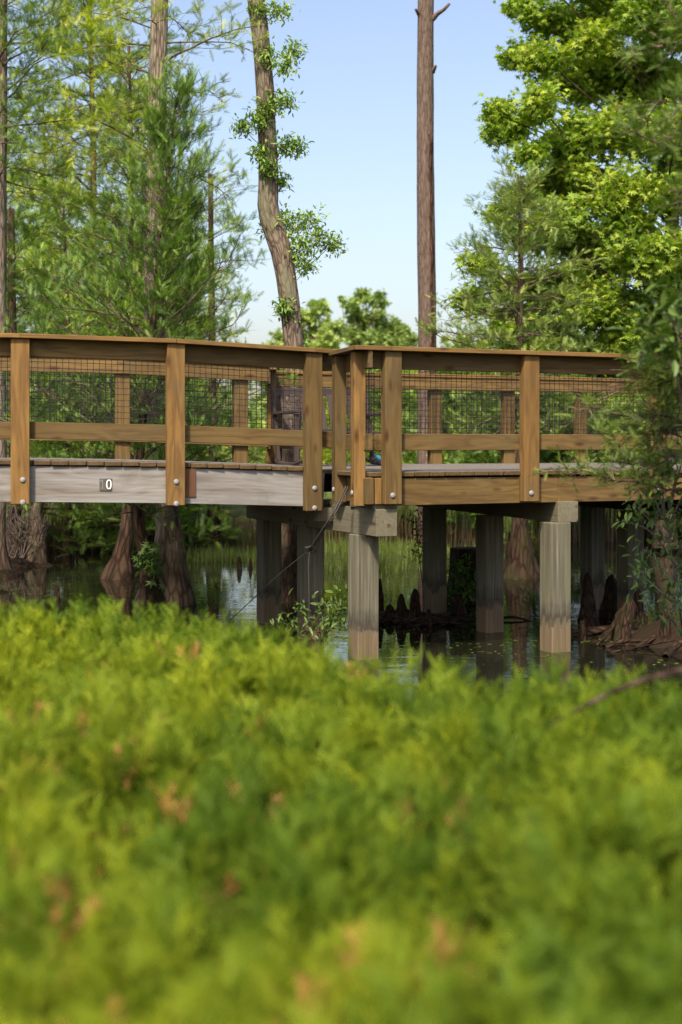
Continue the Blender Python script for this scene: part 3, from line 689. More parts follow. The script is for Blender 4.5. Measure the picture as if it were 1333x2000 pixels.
# far railing
F0 = 0.874
FT = [1.95, 3.2, 4.5]
tf = [F0, 1.95, 3.2, 4.5, TE]
FTp = [(855, 16.9), (998, 17.25), (1140, 17.7)]
FX = np.array([-0.80, 15.98])
fts = []
for px, D in FTp:
    k = (px - CX) / FPX; s_ = (k * FX[1] - FX[0]) / (E[0] - k * E[1]); fts.append(s_)
fst = [0.0] + fts + [6.0]
for i in range(len(fst) - 1):
    rails(VP, FX + E * fst[i], FX + E * fst[i + 1], N, [(0.1, 0.2), (0.0, 0.1), (0.1, 0.2), (0.2, 0.2)][i], True, near=False)
cap(VP, FX + N * 0.05 - E * 0.05, FX + N * 0.05 + E * 2.0, 0.1); cap(VP, FX + N * 0.05 + E * 2.002, FX + N * 0.05 + E * 6.0, 0.2)
for s_ in [0.1] + fts: post(VP, FX + E * s_ + N * 0.115, E, N, ZP + RAIL - 0.037, ZP - 0.29, 0.15, 0.095, 'pine', (), tint=0.1)
# far return
QA, QB = np.array([-0.757, 15.1]), FX; qt = unit(QB - QA); qn = np.array([qt[1], -qt[0]])
rails(VP, QA, QB, -qn, (0.5, 0.5), True, near=False)
m = MB(); m.beam(v3(QA, ZP + RAIL - 0.0165), v3(QB, ZP + RAIL - 0.0165), 0.17, 0.037); m.build('cap_rail', M['pine'], VP)
post(VP, QA + qt * 0.30 - qn * 0.02, qt, -qn, ZP + RAIL - 0.037, ZP - 0.29, 0.14, 0.1, 'pine_warm', (), tint=0.3)
post(VP, QA + qt * 0.65 - qn * 0.02, qt, -qn, ZP + RAIL - 0.037, ZP - 0.29, 0.14, 0.1, 'pine', (), tint=0.9)
# pile caps and piles
BA0 = np.array([0.385, 12.10]); BAd = np.array([-0.385, 0.923])
def pile(p, ztop, sc=0.2):
    m = MB(); zs = np.linspace(-0.7, ztop, 2)
    m.box(v3(p, (ztop - 0.7) / 2), (ztop + 0.7, sc, sc), UP, (*E, 0), 0.006); return m.build('pile', M['pile'], VP)
m = MB(); m.beam(v3(BA0, ZP - 0.43), v3(BA0 + BAd * 3.35, ZP - 0.43), 0.19, 0.23, tint=0.7); m.build('pile_cap', M['beam'], VP)
for s_, k in ((0.12, 0.9), (0.45, 0.3), (1.1, 0.6), (1.9, 0.4), (2.7, 0.7)):
    m = MB(); p = BA0 + BAd * s_; m.box(v3(p, ZP - 0.293), (0.22, 0.17, 0.042), (*E, 0), UP, 0.003, k); m.build('shim_block', M['beam'], VP)
m = MB(); p = FP[-1] + np.array([-0.06, 0.16]); m.box(v3(p, ZP - 0.4), (0.14, 0.09, 0.12), (*E, 0), UP, 0.003, 0.2); m.build('shim_block', M['beam'], VP)
for px, D in ((710, 12.42), (607, 13.7), (526, 14.9)): pile(np.array([WX(px, D), D]), ZP - 0.545)
BB0 = np.array([2.02, 12.86]); BBd = unit(np.array([-0.31, 0.95]))
m = MB(); m.beam(v3(BB0, ZP - 0.375), v3(BB0 + BBd * 3.5, ZP - 0.375), 0.2, 0.185, tint=0.7); m.build('pile_cap', M['beam'], VP)
for px, D in ((1085, 12.86), (957, 14.2), (849, 15.85)): pile(np.array([WX(px, D), D]), ZP - 0.467)
BC0 = np.array([3.75, 13.4]); 
m = MB(); m.beam(v3(BC0, ZP - 0.375), v3(BC0 + BBd * 3.5, ZP - 0.375), 0.2, 0.185, tint=0.7); m.build('pile_cap', M['joist'], VP)
for px, D in ((1158, 16.2), (1232, 15.0), (1420, 13.7)): pile(np.array([WX(px, D), D]), ZP - 0.467)

# cable
cb = MB(); pts = [at(676, 950, 12.35), at(655, 995, 12.2), at(630, 1035, 12.3), at(604, 1075, 12.6)]
cb.tube(pathpts(pts, 12), 0.008, 6); cb.tube(pathpts([q + np.array([0.018, 0.0, -0.004]) for q in pts], 12), 0.006, 6)
cb.tube(pathpts([at(604, 1075, 12.6), at(550, 1118, 12.9), at(505, 1160, 13.3), at(430, 1230, 14.0)], 12), 0.0042, 6)
cb.tube(pathpts([at(608, 1068, 12.6), at(603, 1100, 12.6), at(604, 1160, 12.6), at(604, 1225, 12.61)], 12), 0.0055, 6)
cb.tube(pathpts([at(597, 1070, 12.58), at(612, 1068, 12.56), at(616, 1078, 12.6), at(600, 1082, 12.62)], 10), 0.009, 6)
tag(cb.build('cable', M['rope'], None, True), 'dark cable slanting from platform corner down to the water with a hanging tail', 'cable')

# ------------------------------------------------------------------ bench on the platform
bc = np.array([WX(653, 15.25), 15.25]); BN = thing('rocking_bench', 'purple brown slatted two seat bench on the platform behind the railing', 'bench', v3(bc, ZP))
ex = np.array([*E, 0.0]); fr = np.array([*(-N), 0.0])      # width axis and the way it faces
def bl(x, f, z): return v3(bc, ZP) + ex * x + fr * f + UP * z
def part(nm, boxes):
    m = MB()
    for a, b, wd, ht, zz in boxes: m.beam(bl(*a), bl(*b), wd, ht, zz, 0.004)
    return m.build(nm, M['chair'], BN)
hw = 0.55; lean = -0.16
bk = lambda x, z: (x, -0.22 + lean * (z - 0.33) / 0.5, z)
part('backrest', [(bk(-hw, 0.785), bk(hw, 0.785), 0.03, 0.085, UP), (bk(-hw, 0.35), bk(hw, 0.35), 0.03, 0.085, UP)] +
     [(bk(x, 0.38), bk(x, 0.76), 0.022, 0.062, ex) for x in np.linspace(-hw + 0.11, hw - 0.11, 9)])
for sx in (-1, 1):
    part('back_post', [((sx * hw, -0.20, 0.05), bk(sx * (hw + 0.0), 0.83), 0.05, 0.036, ex)])
    part('leg', [((sx * hw, 0.27, 0.05), (sx * hw, 0.27, 0.535), 0.055, 0.045, ex)])
    part('armrest', [((sx * hw, -0.30, 0.55), (sx * hw, 0.33, 0.565), 0.085, 0.03, UP)])
    m = MB(); m.tube(pathpts([bl(sx * hw, -0.48, 0.09), bl(sx * hw, -0.2, 0.035), bl(sx * hw, 0.15, 0.022), bl(sx * hw, 0.45, 0.07)], 12), 0.022, 6); m.build('rocker', M['chair'], BN)
part('seat', [((-hw, f, 0.335 + 0.05 * f), (hw, f, 0.335 + 0.05 * f), 0.075, 0.022, UP) for f in np.linspace(-0.17, 0.26, 5)] + [((-hw, 0.285, 0.30), (hw, 0.285, 0.30), 0.025, 0.07, UP)])
# small blue bundle on the far deck
bu = MB(); p0 = np.array([WX(735, 15.9), 15.9]); a = np.linspace(-1, 1, 12)
TB = thing('cloth_bundle', 'small rounded teal blue bundle lying low on the platform deck', 'bundle', v3(p0, ZP))
bu.tube([v3(p0 + E * 0.085 * q, ZP + 0.045 + 0.02 * (1 - q * q)) for q in a], [max(0.004, 0.045 * math.sqrt(max(0, 1 - q * q * 0.98))) for q in a], 10, 0.03); bu.build('cover', M['blue'], TB, True)
bu = MB(); bu.tube([v3(p0 + E * 0.08 * q - N * 0.02, ZP + 0.018) for q in a], [max(0.003, 0.018 * math.sqrt(max(0, 1 - q * q * 0.98))) for q in a], 8); bu.build('base', M['black'], TB, True)

# ------------------------------------------------------------------ trees
def px_path(L): return [at(*q) for q in L]
# 1 edge trunk
P = px_path([(-12, 1110, 19.5), (-8, 900, 19.5), (-6, 600, 19.5), (-4, 300, 19.4), (-2, -60, 19.3)])
conifer('cypress_tree', 'tall bare pale trunk cut by the left picture edge', (P[0][0], P[0][1], -0.3), P, [(0, 0.30), (0.5, 0.16), (3, 0.13), (9, 0.11)], 5.2, lambda t: 1.15, 48, M['l_mid'], M['b_cyp'], 21, (5, 30), 14, 0.5, 0.15, 0.5, gap=0.032)
# 2 lime cypress
P = px_path([(172, 1055, 27.6), (178, 900, 27.5), (180, 600, 27.4), (183, 300, 27.3), (176, 60, 27.2), (172, -120, 27.2)])
conifer('cypress_tree', 'slender young cypress with reddish trunk and yellow green foliage at upper left', (P[0][0], P[0][1], -0.1), P, [(0, 0.26), (0.7, 0.12), (3, 0.075), (10, 0.045)], 3.0, lambda t: 1.75 - 0.7 * t, 150, M['l_lime'], M['b_red'], 31, (6, 28), 15, 0.66, 0.20, 0.6, gap=0.042)
# 3 big pale cypress
P = px_path([(322, 1200, 16.6), (325, 1150, 16.6), (330, 1080, 16.6), (328, 1000, 16.6), (315, 850, 16.6), (303, 640, 16.6), (300, 450, 16.6), (306, 250, 16.6), (313, 0, 16.6), (316, -120, 16.6)])
conifer('cypress_tree', 'big pale cypress trunk with flared base standing in the water at left', (P[0][0], P[0][1], -0.3), P, [(-0.05, 0.36), (0.15, 0.30), (0.45, 0.215), (0.9, 0.145), (1.5, 0.118), (7, 0.10)], 5.0, lambda t: 1.05, 24, M['l_lime'], M['b_cyp'], 41, (0, 25), 13, 0.5, 0.14, 0.5, gap=0.03, flare=(7, np.concatenate([np.linspace(0.16, 0.04, 8), np.full(18, 0.02)])))
# limb reaching right from tree 3
# 3b thin stem behind
P = px_path([(232, 1135, 19.8), (240, 1080, 19.8), (250, 1000, 19.8), (256, 700, 19.8), (257, 300, 19.8), (252, 90, 19.8)])
conifer('cypress_tree', 'thin dark stemmed cypress rising left of the big pale trunk', (P[0][0], P[0][1], -0.3), P, [(0, 0.24), (0.3, 0.13), (0.9, 0.08), (2, 0.05), (7, 0.02)], 2.3, lambda t: 1.15 - 0.5 * t, 104, M['l_mid'], M['b_base'], 51, (10, 35), 13, 0.5, 0.15, 0.6, flare=(6, np.concatenate([np.linspace(0.18, 0.04, 6), np.full(20, 0.02)])), gap=0.034)
# dark sapling in front
P = px_path([(300, 1190, 15.9), (285, 1090, 15.9), (268, 1000, 15.8), (275, 860, 15.7), (300, 620, 15.6), (322, 400, 15.5), (345, 190, 15.5)])
conifer('cypress_sapling', 'bushy dark green cypress sapling in front of the big pale trunk', (P[0][0], P[0][1], -0.3), P, [(0, 0.16), (0.5, 0.08), (2, 0.05), (4, 0.03), (5.6, 0.008)], 1.0, lambda t: 2.15 * (1 - t) ** 1.05 + 0.16 if t > 0.12 else 1.5, 135, M['l_dark'], M['b_base'], 61, (14, 60), 16, 0.46, 0.125, 0.55, lift=0.45, droop=0.02, front=0.5, gap=0.028, lr=0.007)
# 4 crooked hardwood
P = px_path([(566, 1195, 16.9), (567, 1080, 16.9), (566, 950, 16.9), (572, 800, 16.9), (574, 670, 16.9), (563, 570, 16.9), (550, 490, 16.9), (533, 440, 16.9), (524, 400, 16.9), (525, 330, 16.9), (521, 240, 16.9), (516, 150, 16.9), (508, 60, 16.9), (499, -10, 16.9), (490, -120, 16.9)])
cl = []
for px, py, r_ in ((505, 20, 14), (545, 25, 18), (575, 100, 14), (560, 130, 20), (523, 110, 16), (530, 200, 18), (560, 200, 16), (520, 215, 18), (500, 235, 14), (475, 250, 14), (555, 285, 18), (580, 285, 10), (505, 300, 8), (548, 355, 14), (530, 330, 10), (545, 430, 26), (580, 440, 30), (610, 435, 24), (625, 470, 26), (650, 478, 14), (595, 480, 24), (575, 500, 18), (600, 520, 14), (535, 450, 22), (555, 600, 12), (562, 615, 10), (583, 660, 12)):
    D = 16.9 + rg.uniform(-0.25, 0.12); cl.append((at(px, py, D), r_ * D / FPX))
leafy('crooked_tree', 'crooked grey brown hardwood trunk with leafy sprouts along it', (P[0][0], P[0][1], -0.3), P, [(-0.4, 0.2), (0.3, 0.135), (1.5, 0.112), (3.5, 0.115), (4.3, 0.128), (5, 0.118), (7.5, 0.095)], cl, M['l_sprout'], M['b_oak'], 71, 0.072, LA, 15, 12, 0.72, src=1, limb_r=0.008, tw=0.004)
# 5 pine
P = px_path([(838, 1060, 24.5), (834, 900, 24.5), (835, 650, 24.5), (832, 400, 24.5), (831, 200, 24.5), (832, 0, 24.5), (833, -150, 24.5)])
pr = thing('pine_tree', 'tall straight pine trunk with one broken branch stub against the sky', 'tree', (P[0][0], P[0][1], 0))
m = MB(); Pp = pathpts(P, 60); rr = np.interp(Pp[:, 2], [-0.2, 0.3, 2, 5, 9, 10.5], [0.24, 0.18, 0.155, 0.155, 0.138, 0.132]); m.tube(Pp, rr, 24, 0.022, seed=5); m.build('trunk', M['b_pine'], pr, True)
for pts, r_ in (([at(845, 38, 24.45), at(856, 26, 24.4), at(866, 20, 24.35), at(879, 7, 24.3)], (0.05, 0.022)), ([at(845, 140, 24.45), at(852, 128, 24.35)], (0.05, 0.02)), ([at(820, 28, 24.45), at(812, 18, 24.35)], (0.05, 0.02))):
    m = MB(); m.tube(pathpts(pts, 8), np.linspace(*r_, 8), 8, 0.06); m.build('branch_stub', M['b_pine'], pr, True)
m = MB(); sc = [p + np.array([0.075 + 0.012 * math.sin(k * 1.3), -0.128 + 0.004 * math.sin(k * 2.1), 0]) for k, p in enumerate(Pp) if 1.5 < p[2] < 7.2]
m.tube(sc, 0.020 + 0.012 * np.abs(np.sin(np.arange(len(sc)) * 0.9)), 7, 0.3, seed=8); m.build('bark_scar', M['scar'], pr, True)
# 6 right small cypress
P = px_path([(1016, 1140, 20.0), (1017, 1080, 20.0), (1015, 1000, 20.0), (1012, 850, 20.0), (1015, 650, 20.0), (1018, 500, 20.0), (1012, 340, 20.0)])
conifer('cypress_tree', 'small pale cypress with fluted base behind the platform at right', (P[0][0], P[0][1], -0.3), P, [(-0.05, 0.3), (0.2, 0.21), (0.6, 0.13), (1.0, 0.1), (2, 0.06), (4, 0.045), (5.6, 0.01)], 1.9, lambda t: 1.62 * (1 - t) ** 0.8 + 0.12, 104, M['l_right'], M['b_base'], 81, (2, 24), 15, 0.5, 0.14, 0.66, flare=(8, np.concatenate([np.linspace(0.16, 0.05, 8), np.full(18, 0.02)])), gap=0.03)
# 7 sweetgum at right
cl = []
q = np.random.default_rng(5)
for px, py, r_ in ((1010, 10, 36), (1060, 40, 50), (1010, 110, 40), (1060, 120, 55), (965, 215, 34), (975, 260, 36), (1010, 250, 40), (1050, 210, 55), (1040, 300, 45), (1120, 60, 70), (1190, 30, 75), (1270, 30, 80), (1330, 60, 70), (1130, 170, 75), (1200, 140, 80), (1290, 160, 80), (1110, 280, 75), (1180, 260, 80), (1260, 270, 80), (1330, 260, 70), (1070, 370, 60), (1020, 390, 40), (1140, 370, 75), (1220, 380, 80), (1310, 380, 75), (975, 420, 34), (1030, 460, 50), (1100, 470, 70), (1180, 490, 80), (1270, 500, 80), (1340, 500, 70), (940, 520, 40), (1000, 560, 50), (1080, 570, 70), (1160, 600, 80), (1250, 610, 80), (1330, 620, 70), (920, 590, 40), (1000, 660, 60), (1090, 680, 70), (1180, 710, 75), (1270, 710, 80), (1100, 790, 70), (1200, 810, 70), (1290, 810, 70), (1150, -60, 80), (1260, -70, 80), (1060, -50, 60), (1090, 430, 60), (1150, 540, 60), (1230, 450, 60), (1300, 560, 60), (1120, 340, 55), (1240, 200, 60), (1160, 90, 60), (1330, 330, 60), (1060, 640, 50), (1220, 660, 60), (990, 620, 40), (1330, 170, 60)):
    D = 24 + q.uniform(-1.6, 1.3); cl.append((at(px, py, D), np.array([1.0, 1.15, 0.8]) * r_ * D / FPX * 1.05))
P = px_path([(1300, 1070, 24.6), (1305, 900, 24.6), (1310, 650, 24.6), (1312, 400, 24.6), (1290, 150, 24.6), (1275, -100, 24.6)])
leafy('sweetgum_tree', 'large yellow green sweetgum with star shaped leaves filling the right side', (P[0][0], P[0][1], 0), P, [(-0.4, 0.3), (0.5, 0.17), (4, 0.13), (10, 0.08)], cl, M['l_maple'], M['b_oak'], 91, 0.105, ST, 240, 18, 0.60, limb_r=0.03, tw=0.012, droop=0.35)
# flared trunks standing far out in the water
for px, py, D, r_, lab in ((415, 1075, 25.0, 0.19, 'distant flared cypress trunk mirrored in the pond beside the pale reeds'), (26, 1092, 22.5, 0.2, 'dark flared cypress foot at the left edge of the pond'), (72, 1098, 21.9, 0.17, 'short pale leaning trunk with shaggy base beside bare twigs')):
    x = WX(px, D); tp = 6.5 if px == 415 else (5.5 if px < 50 else 1.3)
    P = [np.array([x, D, -0.3]), np.array([x, D, 0.25]), np.array([x + 0.02, D, 0.9]), np.array([x - 0.03 + (0.25 if px == 72 else 0), D, tp])]
    conifer('cypress_tree', lab, (x, D, -0.3), P, [(0, r_), (0.3, r_ * 0.8), (0.8, r_ * 0.5), (2, r_ * 0.38), (7, 0.04)], 1.2 if px != 72 else 0.9, (lambda t: 1.2 - 0.6 * t) if px != 72 else (lambda t: 0.4), 66 if px != 72 else 14, M['l_mid'] if px != 26 else M['l_dark'], M['b_base'] if px != 72 else M['b_cyp'], 100 + px, (5, 35), 12, 0.5, 0.19, 0.5, flare=(7, np.concatenate([np.linspace(0.2, 0.05, 8), np.full(18, 0.02)])), gap=0.045)
# background trees on the far bank
BG = [('bald cypress on the far bank behind the lime cypress', 90, 30, 8.5, 1.9, 'l_mid'), ('dark cypress on the far bank behind the bridge at far left', 10, 33, 9, 1.9, 'l_mid'), ('leafy cypress on the far bank beside the big pale trunk', 345, 30, 6.2, 1.5, 'l_lime'),
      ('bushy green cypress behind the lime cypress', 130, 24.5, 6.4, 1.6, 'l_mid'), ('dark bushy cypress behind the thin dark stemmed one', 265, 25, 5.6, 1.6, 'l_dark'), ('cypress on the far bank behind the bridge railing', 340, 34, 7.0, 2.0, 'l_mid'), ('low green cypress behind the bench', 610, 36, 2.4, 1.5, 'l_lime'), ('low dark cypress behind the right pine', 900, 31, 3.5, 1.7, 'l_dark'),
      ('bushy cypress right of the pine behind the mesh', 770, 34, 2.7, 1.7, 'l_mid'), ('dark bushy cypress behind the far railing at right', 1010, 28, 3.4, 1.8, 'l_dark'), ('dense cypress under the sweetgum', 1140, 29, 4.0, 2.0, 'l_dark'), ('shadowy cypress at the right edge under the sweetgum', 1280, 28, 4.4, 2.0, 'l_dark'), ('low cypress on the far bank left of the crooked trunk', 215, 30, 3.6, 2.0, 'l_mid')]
for k, (lab, px, D, h, r_, lm) in enumerate(BG):
    x = WX(px, D); g = float(ground_z(np.array([x]), np.array([D]))[0])
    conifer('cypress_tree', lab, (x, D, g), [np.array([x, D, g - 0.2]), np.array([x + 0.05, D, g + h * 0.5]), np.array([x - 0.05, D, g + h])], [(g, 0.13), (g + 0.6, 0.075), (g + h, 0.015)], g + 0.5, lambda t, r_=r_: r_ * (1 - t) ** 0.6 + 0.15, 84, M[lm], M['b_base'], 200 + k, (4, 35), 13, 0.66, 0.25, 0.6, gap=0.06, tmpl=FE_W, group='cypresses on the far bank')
# distant round trees
for k, (lab, px, D, cls) in enumerate((
    ('far yellow green round tree left of the taller one', 622, 120, ((600, 625, 24), (625, 605, 22), (650, 640, 24), (612, 655, 30), (640, 675, 32), (600, 690, 30))),
    ('far taller tree with uneven top beside the pine', 715, 150, ((690, 600, 22), (712, 580, 20), (740, 588, 22), (700, 625, 26), (735, 625, 26), (765, 640, 22), (790, 650, 20), (690, 660, 30), (730, 665, 30), (770, 675, 30), (805, 665, 16))),
    ('far hazy tree seen right of the pine trunk', 900, 150, ((880, 690, 20), (900, 670, 20), (930, 690, 26))),
    ('far bright tree low behind the crooked trunk', 545, 130, ((530, 690, 24), (550, 665, 22), (540, 720, 30), (585, 690, 22))))):
    x = WX(px, D); g = float(ground_z(np.array([x]), np.array([D]))[0])
    q = np.random.default_rng(300 + k); C = []
    for a_, b_, r_ in cls:
        d_ = D + q.uniform(-2, 2); C.append((at(a_, b_, d_), r_ * d_ / FPX * np.array([1.1, 1.3, 1.05])))
        C.append((at(a_ + q.normal(0, 14), b_ + q.normal(4, 12), d_ + q.uniform(-1, 1)), 0.55 * r_ * d_ / FPX))
    for a_ in np.linspace(min(c[0] for c in cls), max(c[0] for c in cls), 5): C.append((at(a_, 735, D), 1.9)); C.append((at(a_ + 8, 785, D + 0.5), 1.9))
    leafy('round_tree', lab, (x, D, g), [np.array([x, D, g - 0.2]), np.array([x, D, g + 3]), np.array([x + 0.1, D, g + 9])], [(g, 0.35), (g + 4, 0.25), (g + 9, 0.1)], C, M['l_far'], M['b_oak'], 300 + k, 0.40, ST, 22, 15, 0.5 if k == 1 else 0.75, limb_r=0.08, tw=0.03, group='far trees beyond the pond')
# far wood as one mass
fw = Fol(); q = np.random.default_rng(9); n = 26000
x = q.uniform(-110, 110, n); D = q.uniform(160, 190, n); top = 6.4 + 1.8 * np.sin(x * 0.21) + 1.2 * np.sin(x * 0.53 + 1) + 0.8 * np.sin(x * 1.3); z = 0.8 + (top) * q.random(n) ** 0.8
fw.add(np.stack([x, D, z], -1), rdir(q, n) + np.array([0, 0, 0.3]), q.uniform(0.7, 1.5, n), 0.4 + 0.25 * vnoise(x, D, 0.3, 3) + q.normal(0, 0.15, n))
tag(fw.mesh(q, ST, 0.8).build('far_wood', M['l_far']), 'hazy line of far woods closing the view', None, None, 'stuff')

# reeds along the far bank
rd = MB(); q = np.random.default_rng(12); n = 11000
x = q.uniform(-13.5, 11, n); far = 27.0 + 1.1 * np.sin(x * 0.35 + 1) + 0.5 * np.sin(x * 1.3) + 0.12 * x
y = far - 1.1 + 2.6 * q.random(n) ** 1.4
gap_ = (x > WX(385, 27)) & (x < WX(505, 27)) & (q.random(n) < 0.97)
h = (0.95 + 0.45 * vnoise(x, y, 0.9, 4) + 0.25 * vnoise(x, y, 3, 6) + q.normal(0, 0.16, n)).clip(0.3, 1.8) * np.where(gap_, 0.3, 1)
az = q.uniform(0, 6.28, n); bend = q.uniform(0.02, 0.35, n) * h; wd = q.uniform(0.008, 0.016, n)
cx_, sy_ = np.cos(az), np.sin(az); z0_ = np.maximum(ground_z(x, y), -0.05)
V = []; A = []
for f, wf in ((0, 1), (0.35, 0.9), (0.7, 0.7), (1, 0.1)):
    bx, by, bz = x + cx_ * bend * f * f, y + sy_ * bend * f * f, z0_ + h * (f - 0.08 * f * f)
    for sg in (-1, 1): V.append(np.stack([bx - sy_ * wd * wf * sg, by + cx_ * wd * wf * sg, bz], -1))
    for sg in (-1, 1): A.append(np.clip(f * 0.95 + 0.05 + q.normal(0, 0.10, n) * (0.3 + f) + 0.25 * (q.random(n) < 0.1) * -1, 0, 1))
V = np.stack(V, 1); A = np.stack(A, 1); b_ = (np.arange(n) * 8)[:, None, None]
Q = (np.array([[0, 1, 3, 2], [2, 3, 5, 4], [4, 5, 7, 6]])[None] + b_).reshape(-1, 4)
rd.add(V.reshape(-1, 3), Q, None, None, A.ravel())
tag(rd.build('reeds', M['l_reed']), 'tall green reeds with brown stalk bases along the far water edge', None, None, 'stuff')
# low floating grass patches
gr = MB(); n = 5000; cen = [(440, 1050, 2.2, 1.2), (650, 1075, 1.5, 1.6), (770, 1080, 1.2, 1.5), (700, 1110, 0.8, 0.8), (450, 1095, 0.9, 0.4)]
for px, py, rx, ry in cen:
    D = CZ * FPX / (py - HY); k = 1500
    x = WX(px, D) + q.normal(0, rx * 0.5, k); y = D + q.normal(0, ry * 0.5, k); h = q.uniform(0.05, 0.28, k); az = q.uniform(0, 6.28, k)
    V = np.stack([np.stack([x - 0.006 * np.cos(az), y - 0.006 * np.sin(az), np.full(k, -0.02)], -1), np.stack([x + 0.006 * np.cos(az), y + 0.006 * np.sin(az), np.full(k, -0.02)], -1), np.stack([x + 0.3 * h * np.sin(az), y + 0.3 * h * np.cos(az), h], -1)], 1)
    gr.add(V.reshape(-1, 3), None, np.arange(k * 3).reshape(-1, 3), None, np.repeat(np.clip(q.normal(0.5, 0.2, k), 0, 1), 3))
tag(gr.build('pond_grass', M['l_grass']), 'thin bright grass standing in shallow open water', None, None, 'stuff')
# floating leaves
fl = Fol(); k = 5200
x = q.uniform(-4.5, 5, k); y = q.uniform(12, 24, k); keep = vnoise(x, y, 0.8, 8) + 0.5 * vnoise(x, y, 3, 2) > 0.16; x, y = x[keep], y[keep]; k = len(x)
D_ = rdir(q, k); D_[:, 2] = 0
m = MB(); m.scatter(LA[0] * np.array([1.6, 1, 0.1]), LA[1], np.stack([x, y, np.full(k, 0.004)], -1), frames(q, D_ + 1e-4, 0.03), q.uniform(0.02, 0.06, k), np.clip(q.normal(0.4, 0.25, k), 0, 1))
tag(m.build('floating_leaves', M['l_shrub']), 'small leaves and weed scattered over the pond surface', None, None, 'stuff')

# ------------------------------------------------------------------ knees, roots, stump, plants round the piles
def knee(px, ybase, ytop, wpx, lab, seed, lean=0.0, group='cypress knees in the pond'):
    D = CZ * FPX / (ybase - HY); x = WX(px, D); zt = WZ(ytop, D); r_ = wpx / 2 * D / FPX
    m = MB(); q = np.random.default_rng(seed); k = 12; f = np.linspace(0, 1, k)
    P = np.stack([x + lean * f * zt + 0.03 * r_ * np.sin(f * 5), np.full(k, D), -0.12 + (zt + 0.12) * f], -1)
    m.tube(P, r_ * (1 - f) ** 0.62 * (1 - 0.25 * np.sin(f * 3.1)) + 0.012, 14, 0.15, 6, 0.16, seed=seed)
    return tag(m.build('cypress_knee', M['knee'], None, True), lab, 'cypress knee', group)
knee(1148, 1222, 1118, 44, 'tall pointed cypress knee right of the front pile', 1)
knee(1192, 1205, 1122, 62, 'broad two toned cypress knee behind the tall pointed one', 2, 0.05)
knee(1205, 1245, 1170, 80, 'wide gnarled cypress knee leaning right among the roots', 3, 0.4)
knee(1222, 1258, 1205, 34, 'small grey cypress knee in front of the gnarled one', 4)
knee(1270, 1245, 1190, 44, 'stubby cypress knee under the leafy shrub', 5)
knee(812, 1215, 1150, 40, 'pointed cypress knee left of the middle pile', 6)
knee(785, 1212, 1160, 38, 'second pointed cypress knee between the two middle piles', 7)
knee(743, 1200, 1130, 14, 'thin dark cypress knee touching the front pale pile', 8)
knee(895, 1200, 1160, 44, 'rounded reddish cypress knee in front of the dark stump', 9)
knee(762, 1210, 1180, 36, 'low cypress knee beside the front pale pile', 10)
knee(112, 1172, 1142, 16, 'lone dark cypress knee in open water at left', 11)
knee(468, 1112, 1086, 14, 'far small knee in open water left of the piles', 12)
knee(490, 1110, 1090, 10, 'far tiny knee in open water next to the piles', 13)
def roots(name, lab, segs):
    m = MB()
    for k, (pts, r0, r1) in enumerate(segs):
        P = pathpts([np.array([WX(px, CZ * FPX / (pb - HY)), CZ * FPX / (pb - HY), z]) for px, pb, z in pts], 14); m.tube(P, np.linspace(r0, r1, 14), 9, 0.14, seed=k + 40)
    return tag(m.build(name, M['knee'], None, True), lab, 'roots')
roots('root_mass', 'tangled brown cypress roots between the middle piles', [(((740, 1208, 0.02), (790, 1212, 0.07), (850, 1215, 0.05), (925, 1212, 0.0)), 0.06, 0.02), (((770, 1218, 0.02), (830, 1222, 0.06), (890, 1216, 0.03)), 0.04, 0.015), (((800, 1226, 0.0), (850, 1222, 0.04), (918, 1224, 0.02)), 0.02, 0.012), (((950, 1214, 0.0), (1000, 1211, 0.03), (1045, 1214, -0.01)), 0.016, 0.01), (((745, 1222, 0.0), (775, 1217, 0.05), (815, 1228, 0.0)), 0.035, 0.015), (((860, 1224, 0.0), (890, 1221, 0.05), (930, 1218, 0.03)), 0.014, 0.008)])
roots('root_mass', 'pale gnarled roots and driftwood under the shrub at right', [(((1120, 1240, 0.0), (1180, 1242, 0.06), (1250, 1250, 0.06), (1340, 1255, 0.04)), 0.05, 0.02), (((1180, 1265, 0.0), (1230, 1262, 0.05), (1290, 1262, 0.02)), 0.03, 0.01), (((1165, 1262, 0.0), (1195, 1250, 0.1), (1212, 1232, 0.2)), 0.012, 0.018), (((1240, 1268, 0.0), (1290, 1258, 0.1), (1335, 1240, 0.25)), 0.03, 0.012), (((1290, 1262, 0.0), (1310, 1250, 0.2), (1295, 1245, 0.33)), 0.035, 0.014), (((1300, 1285, 0.0), (1333, 1275, 0.09), (1380, 1275, 0.05)), 0.035, 0.02), (((1190, 1275, 0.0), (1260, 1270, 0.04), (1320, 1268, 0.08)), 0.010, 0.006)])
knee(1138, 1248, 1212, 22, 'small knee at the left foot of the tall pointed one', 14)
knee(1243, 1232, 1150, 46, 'dark upright knee behind the leafy twigs at right', 15, 0.06)
knee(1300, 1262, 1188, 40, 'brown upright knee at the right edge of the pond', 16)
knee(838, 1222, 1190, 20, 'little knee standing on the roots by the middle pile', 17)
D = 16.9; TS = thing('tree_stump', 'dark cut stump with flat top between the piles', 'stump', (WX(918, D), D, -0.3))
m = MB(); x = WX(918, D); m.tube([(x, D, -0.3), (x, D, 0.0), (x, D, 0.3), (x, D, 0.62), (x, D, 0.625)], [0.34, 0.3, 0.255, 0.225, 0.21], 20, 0.04, 7, 0.05); m.build('trunk', M['b_base'], TS, True)
